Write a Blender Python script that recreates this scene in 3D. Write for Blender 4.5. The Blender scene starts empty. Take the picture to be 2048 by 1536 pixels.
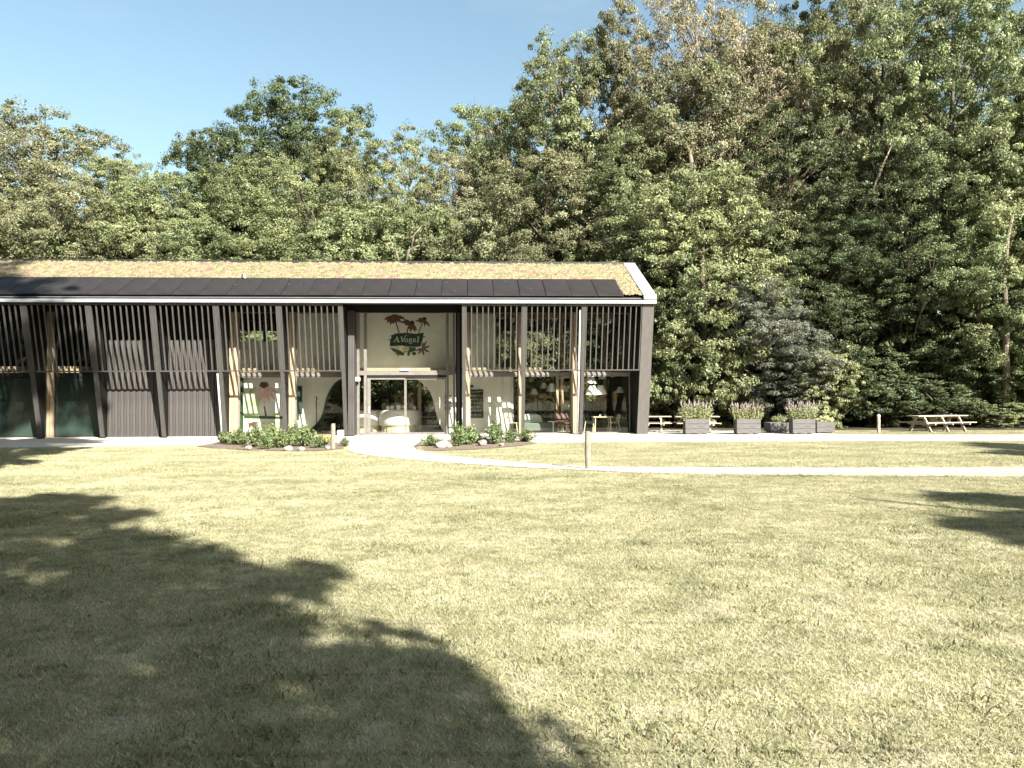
import bpy, math, random
import numpy as np
from mathutils import Matrix, Vector, Euler
R = math.radians
random.seed(7)

# ------------------------------------------------------------------ camera
SC = bpy.context.scene
COL = SC.collection
FPX = 1538.0                       # focal length in pixels of the 2048 px wide photograph
CAM_H = 1.6
cam = bpy.data.cameras.new('camera'); cam.sensor_width = 36; cam.lens = 36 * FPX / 2048
cam.clip_start = 0.05; cam.clip_end = 1500
camo = bpy.data.objects.new('camera', cam); COL.objects.link(camo)
CROT = (Matrix.Rotation(R(90 + 1.117), 4, 'X') @ Matrix.Rotation(R(-0.284), 4, 'Z'))
camo.matrix_world = Matrix.Translation((0, 0, CAM_H)) @ CROT
SC.camera = camo

# ------------------------------------------------------------------ world and sun
SUN_AZ, SUN_EL = 35.0, 33.0        # azimuth counted from straight behind the camera towards its right
sd = Vector((math.sin(R(SUN_AZ)) * math.cos(R(SUN_EL)), -math.cos(R(SUN_AZ)) * math.cos(R(SUN_EL)), math.sin(R(SUN_EL))))
W = bpy.data.worlds.new('World'); SC.world = W; W.use_nodes = True
nt = W.node_tree; bg = nt.nodes['Background']
sky = nt.nodes.new('ShaderNodeTexSky'); sky.sky_type = 'NISHITA'; sky.sun_disc = False
sky.sun_elevation = R(SUN_EL); sky.sun_rotation = R(180 - SUN_AZ)
sky.altitude = 0; sky.air_density = 1.35; sky.dust_density = 2.0; sky.ozone_density = 1.4
# a trace of thin high cloud
tc = nt.nodes.new('ShaderNodeTexCoord'); mp = nt.nodes.new('ShaderNodeMapping'); mp.inputs['Scale'].default_value = (3, 5, 14)
nz = nt.nodes.new('ShaderNodeTexNoise'); nz.inputs['Scale'].default_value = 1.3; nz.inputs['Detail'].default_value = 6
rp = nt.nodes.new('ShaderNodeValToRGB'); rp.color_ramp.elements[0].position = .60; rp.color_ramp.elements[1].position = .85
rp.color_ramp.elements[0].color = (0, 0, 0, 1); rp.color_ramp.elements[1].color = (.16, .16, .16, 1)
mx = nt.nodes.new('ShaderNodeMixRGB'); mx.inputs['Color2'].default_value = (4.5, 4.9, 5.2, 1)
L = nt.links.new
L(tc.outputs['Generated'], mp.inputs['Vector']); L(mp.outputs[0], nz.inputs['Vector']); L(nz.outputs['Fac'], rp.inputs[0])
gr = nt.nodes.new('ShaderNodeMixRGB'); gr.blend_type = 'MULTIPLY'; gr.inputs[0].default_value = 1; gr.inputs[2].default_value = (1.05, 1.10, 1.0, 1)
L(rp.outputs[0], mx.inputs['Fac']); L(sky.outputs[0], mx.inputs['Color1']); L(mx.outputs[0], gr.inputs[1]); L(gr.outputs[0], bg.inputs['Color'])
bg.inputs['Strength'].default_value = 0.05
sun = bpy.data.lights.new('sun', 'SUN'); sun.energy = 5.0; sun.angle = R(0.53); sun.color = (1, .94, .84)
suno = bpy.data.objects.new('sun', sun); COL.objects.link(suno)
suno.rotation_euler = sd.to_track_quat('Z', 'Y').to_euler()
SC.view_settings.view_transform = 'Standard'; SC.view_settings.look = 'None'
SC.view_settings.gamma = 1; SC.view_settings.use_curve_mapping = False
SC.view_settings.exposure = 2.1
SC.cycles.max_bounces = 8; SC.cycles.transparent_max_bounces = 24
SC.cycles.sample_clamp_indirect = 6

# ------------------------------------------------------------------ photo pixel -> place
CR3 = CROT.to_3x3()
def ray(px, py):
    return CR3 @ Vector(((px - 1024) / FPX, -(py - 768) / FPX, -1))
def gnd(px, py, z=0.0):            # point of the ground seen at a photo pixel
    d = ray(px, py); t = (z - CAM_H) / d.z
    return Vector((d.x * t, d.y * t, z))
def at(px, py, Y):                 # point at distance Y
    d = ray(px, py); t = Y / d.y
    return Vector((d.x * t, Y, CAM_H + d.z * t))

# building frame: x along the facade to the right, y into the building, z up
PHI = math.atan(.0597)
BO = Vector((5.69, 32.94, 0)); BM = Matrix.Translation(BO) @ Matrix.Rotation(PHI, 4, 'Z'); BI = BM.inverted()
def bw(x, y, z): return BM @ Vector((x, y, z))
def bl(px, py, Yl):                # photo pixel -> building coordinates on the plane y = Yl
    o = BI @ Vector((0, 0, CAM_H)); d = BI.to_3x3() @ ray(px, py)
    t = (Yl - o.y) / d.y
    return o.x + d.x * t, o.z + d.z * t
def bx(px, Yl, py=740): return bl(px, py, Yl)[0]
def bz(py, Yl, px=800): return bl(px, py, Yl)[1]

# ------------------------------------------------------------------ materials
KC = .74                           # all built surfaces, as measured against the exposure
def mat(name, col=(.5, .5, .5), rough=.7, metal=0, spec=.3):
    m = bpy.data.materials.new(name); m.use_nodes = True
    b = m.node_tree.nodes['Principled BSDF']
    b.inputs['Base Color'].default_value = (*[c * KC for c in col], 1); b.inputs['Roughness'].default_value = rough
    b.inputs['Metallic'].default_value = metal; b.inputs['Specular IOR Level'].default_value = spec
    return m
def noisy(name, c1, c2, scale=5, rough=.8, bump=0, stretch=(1, 1, 1), detail=6, coord='Object', lo=.35, hi=.65, metal=0, spec=.3, c3=None, bscale=None, bdist=.02, k=None):
    k = KC if k is None else k; c1, c2 = [c * k for c in c1], [c * k for c in c2]; c3 = [c * k for c in c3] if c3 else None
    m = mat(name, c1, rough, metal, spec); t = m.node_tree; b = t.nodes['Principled BSDF']
    tc = t.nodes.new('ShaderNodeTexCoord'); mp = t.nodes.new('ShaderNodeMapping'); mp.inputs['Scale'].default_value = stretch
    if coord == 'World':
        g = t.nodes.new('ShaderNodeNewGeometry'); src = g.outputs['Position']
    else: src = tc.outputs[coord]
    n = t.nodes.new('ShaderNodeTexNoise'); n.inputs['Scale'].default_value = scale; n.inputs['Detail'].default_value = detail
    r = t.nodes.new('ShaderNodeValToRGB'); e = r.color_ramp.elements
    e[0].position = lo; e[1].position = hi; e[0].color = (*c1, 1); e[1].color = (*c2, 1)
    if c3 is not None:
        x = e.new((lo + hi) / 2); x.color = (*c3, 1)
    t.links.new(src, mp.inputs[0]); t.links.new(mp.outputs[0], n.inputs['Vector']); t.links.new(n.outputs['Fac'], r.inputs[0])
    t.links.new(r.outputs[0], b.inputs['Base Color'])
    if bump:
        n2 = t.nodes.new('ShaderNodeTexNoise'); n2.inputs['Scale'].default_value = bscale or scale * 3; n2.inputs['Detail'].default_value = 5
        bp = t.nodes.new('ShaderNodeBump'); bp.inputs['Strength'].default_value = bump; bp.inputs['Distance'].default_value = bdist
        t.links.new(mp.outputs[0], n2.inputs['Vector']); t.links.new(n2.outputs['Fac'], bp.inputs['Height']); t.links.new(bp.outputs[0], b.inputs['Normal'])
    return m
def leafmat(name, ca, cb, trans=.27, jitter=.25, patch=.25):
    """leaf: colour runs from ca to cb with the leaf's own tint; tone drifts from bough to bough and tree to tree"""
    m = bpy.data.materials.new(name); m.use_nodes = True; t = m.node_tree
    for n in list(t.nodes): t.nodes.remove(n)
    out = t.nodes.new('ShaderNodeOutputMaterial')
    at_ = t.nodes.new('ShaderNodeAttribute'); at_.attribute_name = 'tint'
    mixc = t.nodes.new('ShaderNodeMixRGB'); mixc.inputs[1].default_value = (*ca, 1); mixc.inputs[2].default_value = (*cb, 1)
    g = t.nodes.new('ShaderNodeNewGeometry'); n = t.nodes.new('ShaderNodeTexNoise'); n.inputs['Scale'].default_value = patch; n.inputs['Detail'].default_value = 3
    hs = t.nodes.new('ShaderNodeHueSaturation')
    mr = t.nodes.new('ShaderNodeMapRange'); mr.inputs['From Min'].default_value = .3; mr.inputs['From Max'].default_value = .7
    mr.inputs['To Min'].default_value = .75; mr.inputs['To Max'].default_value = 1.3
    oi = t.nodes.new('ShaderNodeObjectInfo'); mh = t.nodes.new('ShaderNodeMapRange')
    mh.inputs['To Min'].default_value = .5 - .02; mh.inputs['To Max'].default_value = .5 + .02
    L = t.links.new
    L(at_.outputs['Fac'], mixc.inputs[0]); L(g.outputs['Position'], n.inputs['Vector']); L(n.outputs['Fac'], mr.inputs[0])
    L(mixc.outputs[0], hs.inputs['Color']); L(mr.outputs[0], hs.inputs['Value']); L(oi.outputs['Random'], mh.inputs[0]); L(mh.outputs[0], hs.inputs['Hue'])
    d = t.nodes.new('ShaderNodeBsdfDiffuse'); tr = t.nodes.new('ShaderNodeBsdfTranslucent'); gl = t.nodes.new('ShaderNodeBsdfGlossy'); gl.inputs['Roughness'].default_value = .45
    gl.inputs['Color'].default_value = (.8, .85, .8, 1)
    m1 = t.nodes.new('ShaderNodeMixShader'); m1.inputs[0].default_value = trans
    m2 = t.nodes.new('ShaderNodeMixShader'); m2.inputs[0].default_value = .02
    L(hs.outputs[0], d.inputs[0]); L(hs.outputs[0], tr.inputs[0]); L(d.outputs[0], m1.inputs[1]); L(tr.outputs[0], m1.inputs[2])
    L(m1.outputs[0], m2.inputs[1]); L(gl.outputs[0], m2.inputs[2]); L(m2.outputs[0], out.inputs[0])
    return m
def glassmat(name, tint=(.86, .9, .88), refl=1.0):
    m = bpy.data.materials.new(name); m.use_nodes = True; t = m.node_tree
    for n in list(t.nodes): t.nodes.remove(n)
    out = t.nodes.new('ShaderNodeOutputMaterial'); tr = t.nodes.new('ShaderNodeBsdfTransparent'); tr.inputs[0].default_value = (*tint, 1)
    gl = t.nodes.new('ShaderNodeBsdfGlossy'); gl.inputs['Roughness'].default_value = 0.01; gl.inputs['Color'].default_value = (refl, refl, refl, 1)
    fr = t.nodes.new('ShaderNodeFresnel'); fr.inputs[0].default_value = 1.5; mx = t.nodes.new('ShaderNodeMixShader')
    ge = t.nodes.new('ShaderNodeNewGeometry'); iv = t.nodes.new('ShaderNodeMath'); iv.operation = 'SUBTRACT'; iv.inputs[0].default_value = 1
    ml = t.nodes.new('ShaderNodeMath'); ml.operation = 'MULTIPLY'      # reflection on the outer face only; the inner face lets light out
    t.links.new(ge.outputs['Backfacing'], iv.inputs[1]); t.links.new(iv.outputs[0], ml.inputs[0]); t.links.new(fr.outputs[0], ml.inputs[1]); t.links.new(ml.outputs[0], mx.inputs[0]); t.links.new(tr.outputs[0], mx.inputs[1]); t.links.new(gl.outputs[0], mx.inputs[2]); t.links.new(mx.outputs[0], out.inputs[0])
    return m

M = {}
M['strut'] = noisy('grey_brown_stain', (.058, .057, .054), (.078, .075, .072), 3, .6, .05, (6, 6, .4))
M['slat'] = noisy('slat_stain', (.062, .060, .055), (.094, .090, .084), 2, .6, 0, (1, 1, .5))
M['board'] = noisy('board_stain', (.058, .055, .052), (.098, .092, .088), 2.5, .7, .1, (7, 7, .35))
M['gable'] = noisy('painted_gable_board', (.098, .092, .086), (.115, .108, .101), 2, .7, .03, (5, 5, .4))
M['backing'] = noisy('backing_board', (.036, .032, .029), (.055, .05, .046), 3, .8, 0, (5, 5, .4))
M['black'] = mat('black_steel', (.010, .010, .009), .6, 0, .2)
M['dark'] = mat('dark_frame', (.03, .03, .028), .5)
M['frame'] = noisy('window_frame_paint', (.16, .15, .135), (.20, .185, .17), 4, .45)
M['galv'] = noisy('galvanised_metal', (.40, .44, .47), (.58, .61, .63), 1.6, .42, .05, (1, 3, 3), metal=.35, spec=.5)
M['pipe'] = noisy('pale_zinc', (.60, .60, .58), (.72, .72, .70), 3, .45, metal=.1)
M['solar'] = noisy('solar_laminate', (.024, .022, .022), (.034, .031, .031), 1.2, .55, 0, (1, 1, 1), spec=.12)
M['sedum'] = noisy('sedum_leaves', (.24, .165, .115), (.20, .20, .095), 2.2, .95, 1.0, (1, 1.3, 1), detail=15, lo=.36, hi=.64, c3=(.33, .285, .175), bscale=16, bdist=.14)
M['timber'] = noisy('larch_timber', (.34, .265, .175), (.45, .36, .25), 2, .6, .1, (12, 12, .5))
M['timber2'] = noisy('ceiling_timber', (.20, .125, .07), (.30, .19, .105), 2, .6, .1, (.5, 9, 9))
M['plaster'] = noisy('off_white_plaster', (.78, .765, .71), (.86, .845, .79), 2, .8)
M['white'] = noisy('white_lacquer', (.74, .74, .72), (.80, .80, .78), 2, .4)
M['floor'] = noisy('pale_floor', (.42, .38, .31), (.52, .47, .39), 1.4, .5)
M['gravel'] = noisy('pale_crushed_shell', (.46, .425, .38), (.62, .59, .55), 60, .95, .5, coord='World', detail=8, c3=(.50, .455, .41), bdist=.015, k=.82)
M['soil'] = noisy('bark_mulch', (.15, .112, .085), (.34, .27, .21), 24, .95, 1.0, coord='World', bdist=.04)
M['stone'] = noisy('pale_boulder', (.30, .26, .21), (.46, .41, .35), 5, .9, .8, bdist=.03)
M['weather'] = noisy('silvered_board', (.075, .072, .072), (.17, .165, .162), 3, .85, .4, (1.2, 14, 14), lo=.3, hi=.7)
M['picnic'] = noisy('bleached_pine', (.36, .30, .235), (.50, .43, .35), 3, .8, .3, (2, 9, 9))
M['post'] = noisy('round_post_wood', (.16, .125, .095), (.40, .34, .28), 7, .9, .6, (9, 9, .7), lo=.3, hi=.7)
M['bark'] = noisy('bark', (.070, .058, .044), (.20, .165, .12), 3, .95, .9, (4, 4, .8), coord='World', bdist=.05)
M['palebark'] = noisy('pale_bark', (.13, .105, .08), (.30, .25, .185), 3, .95, .9, (4, 4, .8), coord='World', bdist=.05)
M['litter'] = noisy('forest_floor', (.030, .026, .016), (.085, .07, .04), 7, .95, .8, coord='World')
M['glass'] = glassmat('clear_glass', (.95, .965, .95))
M['tealglass'] = noisy('teal_window_film', (.026, .046, .038), (.040, .064, .054), .8, .12, spec=.5)
M['teal'] = noisy('teal_curtain', (.055, .085, .078), (.08, .115, .105), 1.5, .7)
M['green_print'] = mat('deep_green_print', (.010, .042, .030), .6)
M['letter'] = mat('pale_lettering', (.62, .66, .60), .6)
M['petal'] = noisy('red_petal_print', (.105, .040, .038), (.165, .070, .062), 20, .6)
M['cone'] = mat('dark_flower_centre', (.05, .02, .015), .6)
M['mauve'] = noisy('mauve_petal_print', (.10, .065, .075), (.22, .16, .18), 22, .6)
M['stem'] = mat('brown_stem_print', (.09, .07, .035), .6)
M['leafp'] = noisy('leaf_print', (.02, .05, .024), (.085, .13, .07), 18, .6)
M['creamp'] = mat('cream_petal_print', (.66, .62, .46), .6)
M['yellowp'] = mat('yellow_centre_print', (.55, .38, .08), .6)
M['pinkp'] = noisy('pink_wash_print', (.66, .36, .38), (.80, .62, .62), 3, .6)
M['limep'] = noisy('lime_wash_print', (.42, .56, .26), (.66, .76, .52), 3, .6)
M['olivep'] = mat('olive_print_and_shadow', (.035, .07, .02), .6)
M['sage'] = noisy('sage_upholstery', (.115, .14, .12), (.15, .18, .155), 30, .95)
M['mint'] = mat('pale_mint_upholstery', (.50, .57, .54), .9)
M['rust'] = mat('rust_leather', (.11, .052, .038), .55)
M['darkgreen'] = mat('bottle_green_shell', (.02, .055, .04), .5)
M['ply'] = noisy('pale_ply', (.55, .48, .34), (.66, .58, .43), 3, .6)
M['slate'] = noisy('slate_board', (.025, .03, .028), (.05, .06, .055), 6, .8)
M['chalk'] = mat('chalk_writing', (.35, .38, .33), .9)
M['purple'] = noisy('purple_flower', (.28, .21, .25), (.42, .34, .37), 30, .9)
M['tile'] = noisy('entrance_mat', (.10, .09, .08), (.16, .14, .12), 8, .9)
def LM(k, *a, **kw): M[k] = leafmat('leaf_' + k, *a, **kw)
LM('midgreen', (.074, .094, .038), (.205, .230, .112))
LM('brightgreen', (.090, .114, .048), (.255, .282, .142))
LM('dark_and_shaded', (.030, .043, .019), (.108, .132, .060))  # dark foliage; also carries the shade of the right-hand wood in its colour
LM('olive', (.082, .088, .043), (.21, .208, .115))
LM('tan', (.125, .113, .066), (.31, .282, .178))
LM('copper', (.055, .062, .045), (.158, .162, .122))
LM('shrub', (.06, .088, .032), (.19, .24, .11))
LM('planter', (.12, .14, .06), (.34, .37, .19))
LM('cream', (.40, .44, .22), (.62, .64, .40))
LM('yellowleaf', (.35, .32, .05), (.62, .56, .14))
M['lawn'] = noisy('lawn_soil_and_thatch', (.20, .19, .115), (.34, .315, .22), 2.2, .95, .6, coord='World', detail=10, c3=(.29, .27, .15), bscale=60, bdist=.02, k=.92)

# grass blades: straw to green by blade, with broad paler and greener patches over the lawn
def grassmat():
    m = bpy.data.materials.new('grass_blade'); m.use_nodes = True; t = m.node_tree
    for n in list(t.nodes): t.nodes.remove(n)
    L = t.links.new
    out = t.nodes.new('ShaderNodeOutputMaterial'); a = t.nodes.new('ShaderNodeAttribute'); a.attribute_name = 'tint'
    g = t.nodes.new('ShaderNodeNewGeometry'); n = t.nodes.new('ShaderNodeTexNoise'); n.inputs['Scale'].default_value = .55; n.inputs['Detail'].default_value = 7; n.inputs['Roughness'].default_value = .62
    L(g.outputs['Position'], n.inputs['Vector'])
    mr = t.nodes.new('ShaderNodeMapRange'); mr.inputs['From Min'].default_value = .33; mr.inputs['From Max'].default_value = .67; mr.inputs['To Min'].default_value = -.17; mr.inputs['To Max'].default_value = .17
    L(n.outputs['Fac'], mr.inputs[0])
    ad = t.nodes.new('ShaderNodeMath'); ad.operation = 'ADD'; ad.use_clamp = True; L(a.outputs['Fac'], ad.inputs[0]); L(mr.outputs[0], ad.inputs[1])
    r = t.nodes.new('ShaderNodeValToRGB'); e = r.color_ramp.elements
    e[0].position = 0; e[0].color = (.12, .132, .068, 1); e[1].position = 1; e[1].color = (.57, .53, .39, 1)
    x = e.new(.35); x.color = (.228, .234, .130, 1); x = e.new(.65); x.color = (.375, .358, .238, 1)
    L(ad.outputs[0], r.inputs[0])
    nb = t.nodes.new('ShaderNodeTexNoise'); nb.inputs['Scale'].default_value = .9; nb.inputs['Detail'].default_value = 8; nb.inputs['Roughness'].default_value = .7; L(g.outputs['Position'], nb.inputs['Vector'])
    br = t.nodes.new('ShaderNodeMapRange'); br.inputs['From Min'].default_value = .58; br.inputs['From Max'].default_value = .72; br.inputs['To Max'].default_value = .75; L(nb.outputs['Fac'], br.inputs[0])
    bm_ = t.nodes.new('ShaderNodeMixRGB'); bm_.inputs[2].default_value = (.20, .155, .12, 1); L(br.outputs[0], bm_.inputs[0]); L(r.outputs[0], bm_.inputs[1])
    ns = t.nodes.new('ShaderNodeTexNoise'); ns.inputs['Scale'].default_value = 9; ns.inputs['Detail'].default_value = 4; L(g.outputs['Position'], ns.inputs['Vector'])
    vs = t.nodes.new('ShaderNodeMapRange'); vs.inputs['From Min'].default_value = .3; vs.inputs['From Max'].default_value = .7; vs.inputs['To Min'].default_value = .88; vs.inputs['To Max'].default_value = 1.12; L(ns.outputs['Fac'], vs.inputs[0])
    # faint arcs left by the mower, swung round the corner of the beds
    dv = t.nodes.new('ShaderNodeVectorMath'); dv.operation = 'DISTANCE'; dv.inputs[1].default_value = (-6, 52, 0); L(g.outputs['Position'], dv.inputs[0])
    sn = t.nodes.new('ShaderNodeMath'); sn.operation = 'SINE'; ms = t.nodes.new('ShaderNodeMath'); ms.operation = 'MULTIPLY'; ms.inputs[1].default_value = 5.2; L(dv.outputs['Value'], ms.inputs[0])
    aw = t.nodes.new('ShaderNodeMath'); aw.operation = 'MULTIPLY_ADD'; aw.inputs[1].default_value = 2.2; L(n.outputs['Fac'], aw.inputs[0]); L(ms.outputs[0], aw.inputs[2]); L(aw.outputs[0], sn.inputs[0])
    ma = t.nodes.new('ShaderNodeMath'); ma.operation = 'MULTIPLY_ADD'; ma.inputs[1].default_value = .055; L(sn.outputs[0], ma.inputs[0]); L(vs.outputs[0], ma.inputs[2]); vs = ma
    hv = t.nodes.new('ShaderNodeHueSaturation'); L(bm_.outputs[0], hv.inputs['Color']); L(ma.outputs[0], hv.inputs['Value']); r = hv
    d = t.nodes.new('ShaderNodeBsdfDiffuse'); tr = t.nodes.new('ShaderNodeBsdfTranslucent'); m1 = t.nodes.new('ShaderNodeMixShader'); m1.inputs[0].default_value = .3
    L(r.outputs[0], d.inputs[0]); L(r.outputs[0], tr.inputs[0]); L(d.outputs[0], m1.inputs[1]); L(tr.outputs[0], m1.inputs[2]); L(m1.outputs[0], out.inputs[0])
    return m
M['grass'] = grassmat()

# ------------------------------------------------------------------ helpers
class MB:
    def __init__(s): s.v = []; s.f = []
    def add(s, vs, fs):
        o = len(s.v); s.v += [tuple(p) for p in vs]; s.f += [tuple(i + o for i in f) for f in fs]; return s
    def hexa(s, p):    # 8 points: bottom ring then top ring
        return s.add(p, [(3, 2, 1, 0), (4, 5, 6, 7), (0, 1, 5, 4), (1, 2, 6, 5), (2, 3, 7, 6), (3, 0, 4, 7)])
    def box(s, x0, x1, y0, y1, z0, z1):
        return s.hexa([(x0, y0, z0), (x1, y0, z0), (x1, y1, z0), (x0, y1, z0), (x0, y0, z1), (x1, y0, z1), (x1, y1, z1), (x0, y1, z1)])
    def cbox(s, c, d): return s.box(c[0] - d[0] / 2, c[0] + d[0] / 2, c[1] - d[1] / 2, c[1] + d[1] / 2, c[2] - d[2] / 2, c[2] + d[2] / 2)
    def bar(s, a, b, w, h=None):
        a = Vector(a); b = Vector(b); d = (b - a).normalized(); h = h or w
        u = d.cross(Vector((0, 0, 1)))
        if u.length < 1e-3: u = Vector((1, 0, 0))
        u.normalize(); w_ = u.cross(d).normalized()
        r = [(-1, -1), (1, -1), (1, 1), (-1, 1)]
        return s.hexa([a + u * (i * w / 2) + w_ * (j * h / 2) for i, j in r] + [b + u * (i * w / 2) + w_ * (j * h / 2) for i, j in r])
    def tube(s, pts, rad, n=8, cap=True):
        pts = [Vector(p) for p in pts]; o = len(s.v); k = len(pts)
        prev = None
        for i, p in enumerate(pts):
            d = (pts[min(i + 1, k - 1)] - pts[max(i - 1, 0)]).normalized()
            if prev is None:
                u = d.cross(Vector((.3, 1, .1)))
                if u.length < 1e-3: u = Vector((1, 0, 0))
            else: u = prev - d * prev.dot(d)
            u.normalize(); prev = u; w = d.cross(u); r = rad[i] if hasattr(rad, '__len__') else rad
            for j in range(n):
                a = 2 * math.pi * j / n; s.v.append(tuple(p + (u * math.cos(a) + w * math.sin(a)) * r))
        for i in range(k - 1):
            for j in range(n):
                a = o + i * n + j; b = o + i * n + (j + 1) % n; s.f.append((a, b, b + n, a + n))
        if cap:
            s.f.append(tuple(o + j for j in range(n))[::-1]); s.f.append(tuple(o + (k - 1) * n + j for j in range(n)))
        return s
    def lathe(s, c, prof, n=20):
        o = len(s.v); k = len(prof)
        for r, z in prof:
            for j in range(n):
                a = 2 * math.pi * j / n; s.v.append((c[0] + r * math.cos(a), c[1] + r * math.sin(a), c[2] + z))
        for i in range(k - 1):
            for j in range(n):
                a = o + i * n + j; b = o + i * n + (j + 1) % n; s.f.append((a, b, b + n, a + n))
        s.f.append(tuple(o + j for j in range(n))[::-1]); s.f.append(tuple(o + (k - 1) * n + j for j in range(n)))
        return s
    def slab(s, poly, y0, y1):      # polygon in x,z given thickness in y
        n = len(poly); o = len(s.v)
        s.v += [(x, y0, z) for x, z in poly] + [(x, y1, z) for x, z in poly]
        s.f.append(tuple(o + i for i in range(n))); s.f.append(tuple(o + n + i for i in range(n))[::-1])
        for i in range(n):
            j = (i + 1) % n; s.f.append((o + j, o + i, o + n + i, o + n + j))
        return s
    def plate(s, poly, z0, z1):     # polygon in x,y given thickness in z
        n = len(poly); o = len(s.v)
        s.v += [(p[0], p[1], z0) for p in poly] + [(p[0], p[1], z1) for p in poly]
        s.f.append(tuple(o + i for i in range(n))[::-1]); s.f.append(tuple(o + n + i for i in range(n)))
        for i in range(n):
            j = (i + 1) % n; s.f.append((o + i, o + j, o + n + j, o + n + i))
        return s
    def mesh(s, name, m=None):
        me = bpy.data.meshes.new(name); me.from_pydata(s.v, [], s.f); me.update()
        if m: me.materials.append(M[m] if isinstance(m, str) else m)
        return me
    def build(s, name, m, parent=None, loc=(0, 0, 0), smooth=False, bevel=0, **kw):
        me = s.mesh(name, m)
        if smooth: me.polygons.foreach_set('use_smooth', [True] * len(me.polygons))
        o = link(name, me, parent, loc)
        if bevel:
            b = o.modifiers.new('bevel', 'BEVEL'); b.width = bevel; b.segments = 1; b.limit_method = 'ANGLE'
        tag(o, **kw); return o
def link(name, data, parent=None, loc=(0, 0, 0), rz=0, sc=1):
    o = bpy.data.objects.new(name, data); COL.objects.link(o)
    o.parent = parent; o.location = loc; o.rotation_euler = (0, 0, rz); o.scale = (sc, sc, sc) if not hasattr(sc, '__len__') else sc
    return o
def tag(o, label=None, cat=None, group=None, kind=None):
    if label: o['label'] = label
    if cat: o['category'] = cat
    if group: o['group'] = group
    if kind: o['kind'] = kind
    return o
def thing(name, label, cat, loc=(0, 0, 0), rz=0, group=None, sc=1):
    return tag(link(name, None, None, loc, rz, sc), label, cat, group)
def copy_tree(o, parent=None, label=None):
    c = o.copy(); COL.objects.link(c); c.parent = parent
    if label: c['label'] = label
    for ch in o.children: copy_tree(ch, c)
    return c
def npmesh(name, V, F, tint=None, m=None):      # V (n,3), F (k,4) or (k,3)
    me = bpy.data.meshes.new(name); k, q = F.shape
    me.vertices.add(len(V)); me.vertices.foreach_set('co', V.astype(np.float32).ravel())
    me.loops.add(k * q); me.loops.foreach_set('vertex_index', F.astype(np.int32).ravel())
    me.polygons.add(k); me.polygons.foreach_set('loop_start', np.arange(0, k * q, q, dtype=np.int32))
    if tint is not None:
        a = me.attributes.new('tint', 'FLOAT', 'FACE'); a.data.foreach_set('value', tint.astype(np.float32))
    me.update(calc_edges=True)
    if m: me.materials.append(M[m])
    return me

# ------------------------------------------------------------------ ground, paths, beds
def spline(pts, n=10):
    out = []; P = [Vector((p[0], p[1], 0)) for p in pts]
    for i in range(len(P) - 1):
        a = P[max(i - 1, 0)]; b = P[i]; c = P[i + 1]; d = P[min(i + 2, len(P) - 1)]
        for k in range(n):
            t = k / n
            out.append(.5 * ((2 * b) + (c - a) * t + (2 * a - 5 * b + 4 * c - d) * t * t + (3 * b - a - 3 * c + d) * t ** 3))
    out.append(P[-1]); return [(p.x, p.y) for p in out]
def sheet(name, poly, z, m, jit=0, seed=0):
    rnd = random.Random(seed); pts = []
    for i in range(len(poly)):
        a = poly[i]; b = poly[(i + 1) % len(poly)]; l = math.hypot(b[0] - a[0], b[1] - a[1]); k = max(1, min(80, int(l / .12))) if jit else 1
        for j in range(k):
            t = j / k; pts.append((a[0] + (b[0] - a[0]) * t + rnd.uniform(-jit, jit), a[1] + (b[1] - a[1]) * t + rnd.uniform(-jit, jit)))
    me = bpy.data.meshes.new(name)
    from mathutils.geometry import tessellate_polygon
    tris = tessellate_polygon([[Vector((p[0], p[1], 0)) for p in pts]])
    fs = []
    for t in tris:
        a, b, c = [pts[i] for i in t]
        if (b[0] - a[0]) * (c[1] - a[1]) - (b[1] - a[1]) * (c[0] - a[0]) < 0: t = t[::-1]
        fs.append(tuple(t))
    me.from_pydata([(p[0], p[1], z) for p in pts], [], fs); me.materials.append(M[m]); me.update()
    return link(name, me)
G2 = lambda px, py: tuple(gnd(px, py))[:2]
# gentle swell in the lawn is left to the blades; the ground itself is one sheet
tag(sheet('ground', [(-500, -300), (500, -300), (500, 700), (-500, 700)], 0, 'lawn'), kind='structure')
# forest floor behind the lawn
ff = [G2(1290, 862), G2(1700, 861), G2(2048, 860), (60, 39), (180, 45), (260, 260), (-260, 260), (-180, 47), (-40, 47), (4, 47)]
tag(sheet('forest_floor', ff, .004, 'litter', .12, 3), kind='structure')
# terrace and path along the building
frontpath = [G2(-300, 900), G2(0, 896), G2(430, 891), G2(560, 893), G2(700, 896), G2(850, 892), G2(1060, 886), G2(1250, 884.5), G2(1600, 883), G2(2048, 881.5), G2(2400, 880),
             G2(2400, 868.5), G2(2048, 870), G2(1800, 870), G2(1680, 868.5), G2(1560, 864), G2(1420, 861.5), G2(1300, 861), tuple(bw(1, 4, 0))[:2], tuple(bw(-32, 4, 0))[:2]]
tag(sheet('path', frontpath, .008, 'gravel', .03, 5), kind='structure')
up = spline([G2(850, 892), G2(838, 901), G2(880, 910), G2(960, 918), G2(1060, 927), G2(1175, 933), G2(1330, 935.5), G2(1600, 936.5), G2(2048, 936.5), G2(2400, 935)])
lo = spline([G2(690, 895), G2(712, 907), G2(790, 917), G2(900, 926), G2(1040, 935), G2(1175, 941), G2(1330, 947.5), G2(1600, 951), G2(2048, 954.5), G2(2400, 956)])
curve = up + lo[::-1]
tag(sheet('curved_path', curve, .012, 'gravel', .03, 6), kind='structure')
bed1 = [G2(*p) for p in [(395, 893), (430, 897), (500, 901), (600, 903), (660, 901), (695, 895), (700, 889), (660, 884), (600, 882), (520, 881), (440, 884)]]
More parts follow.
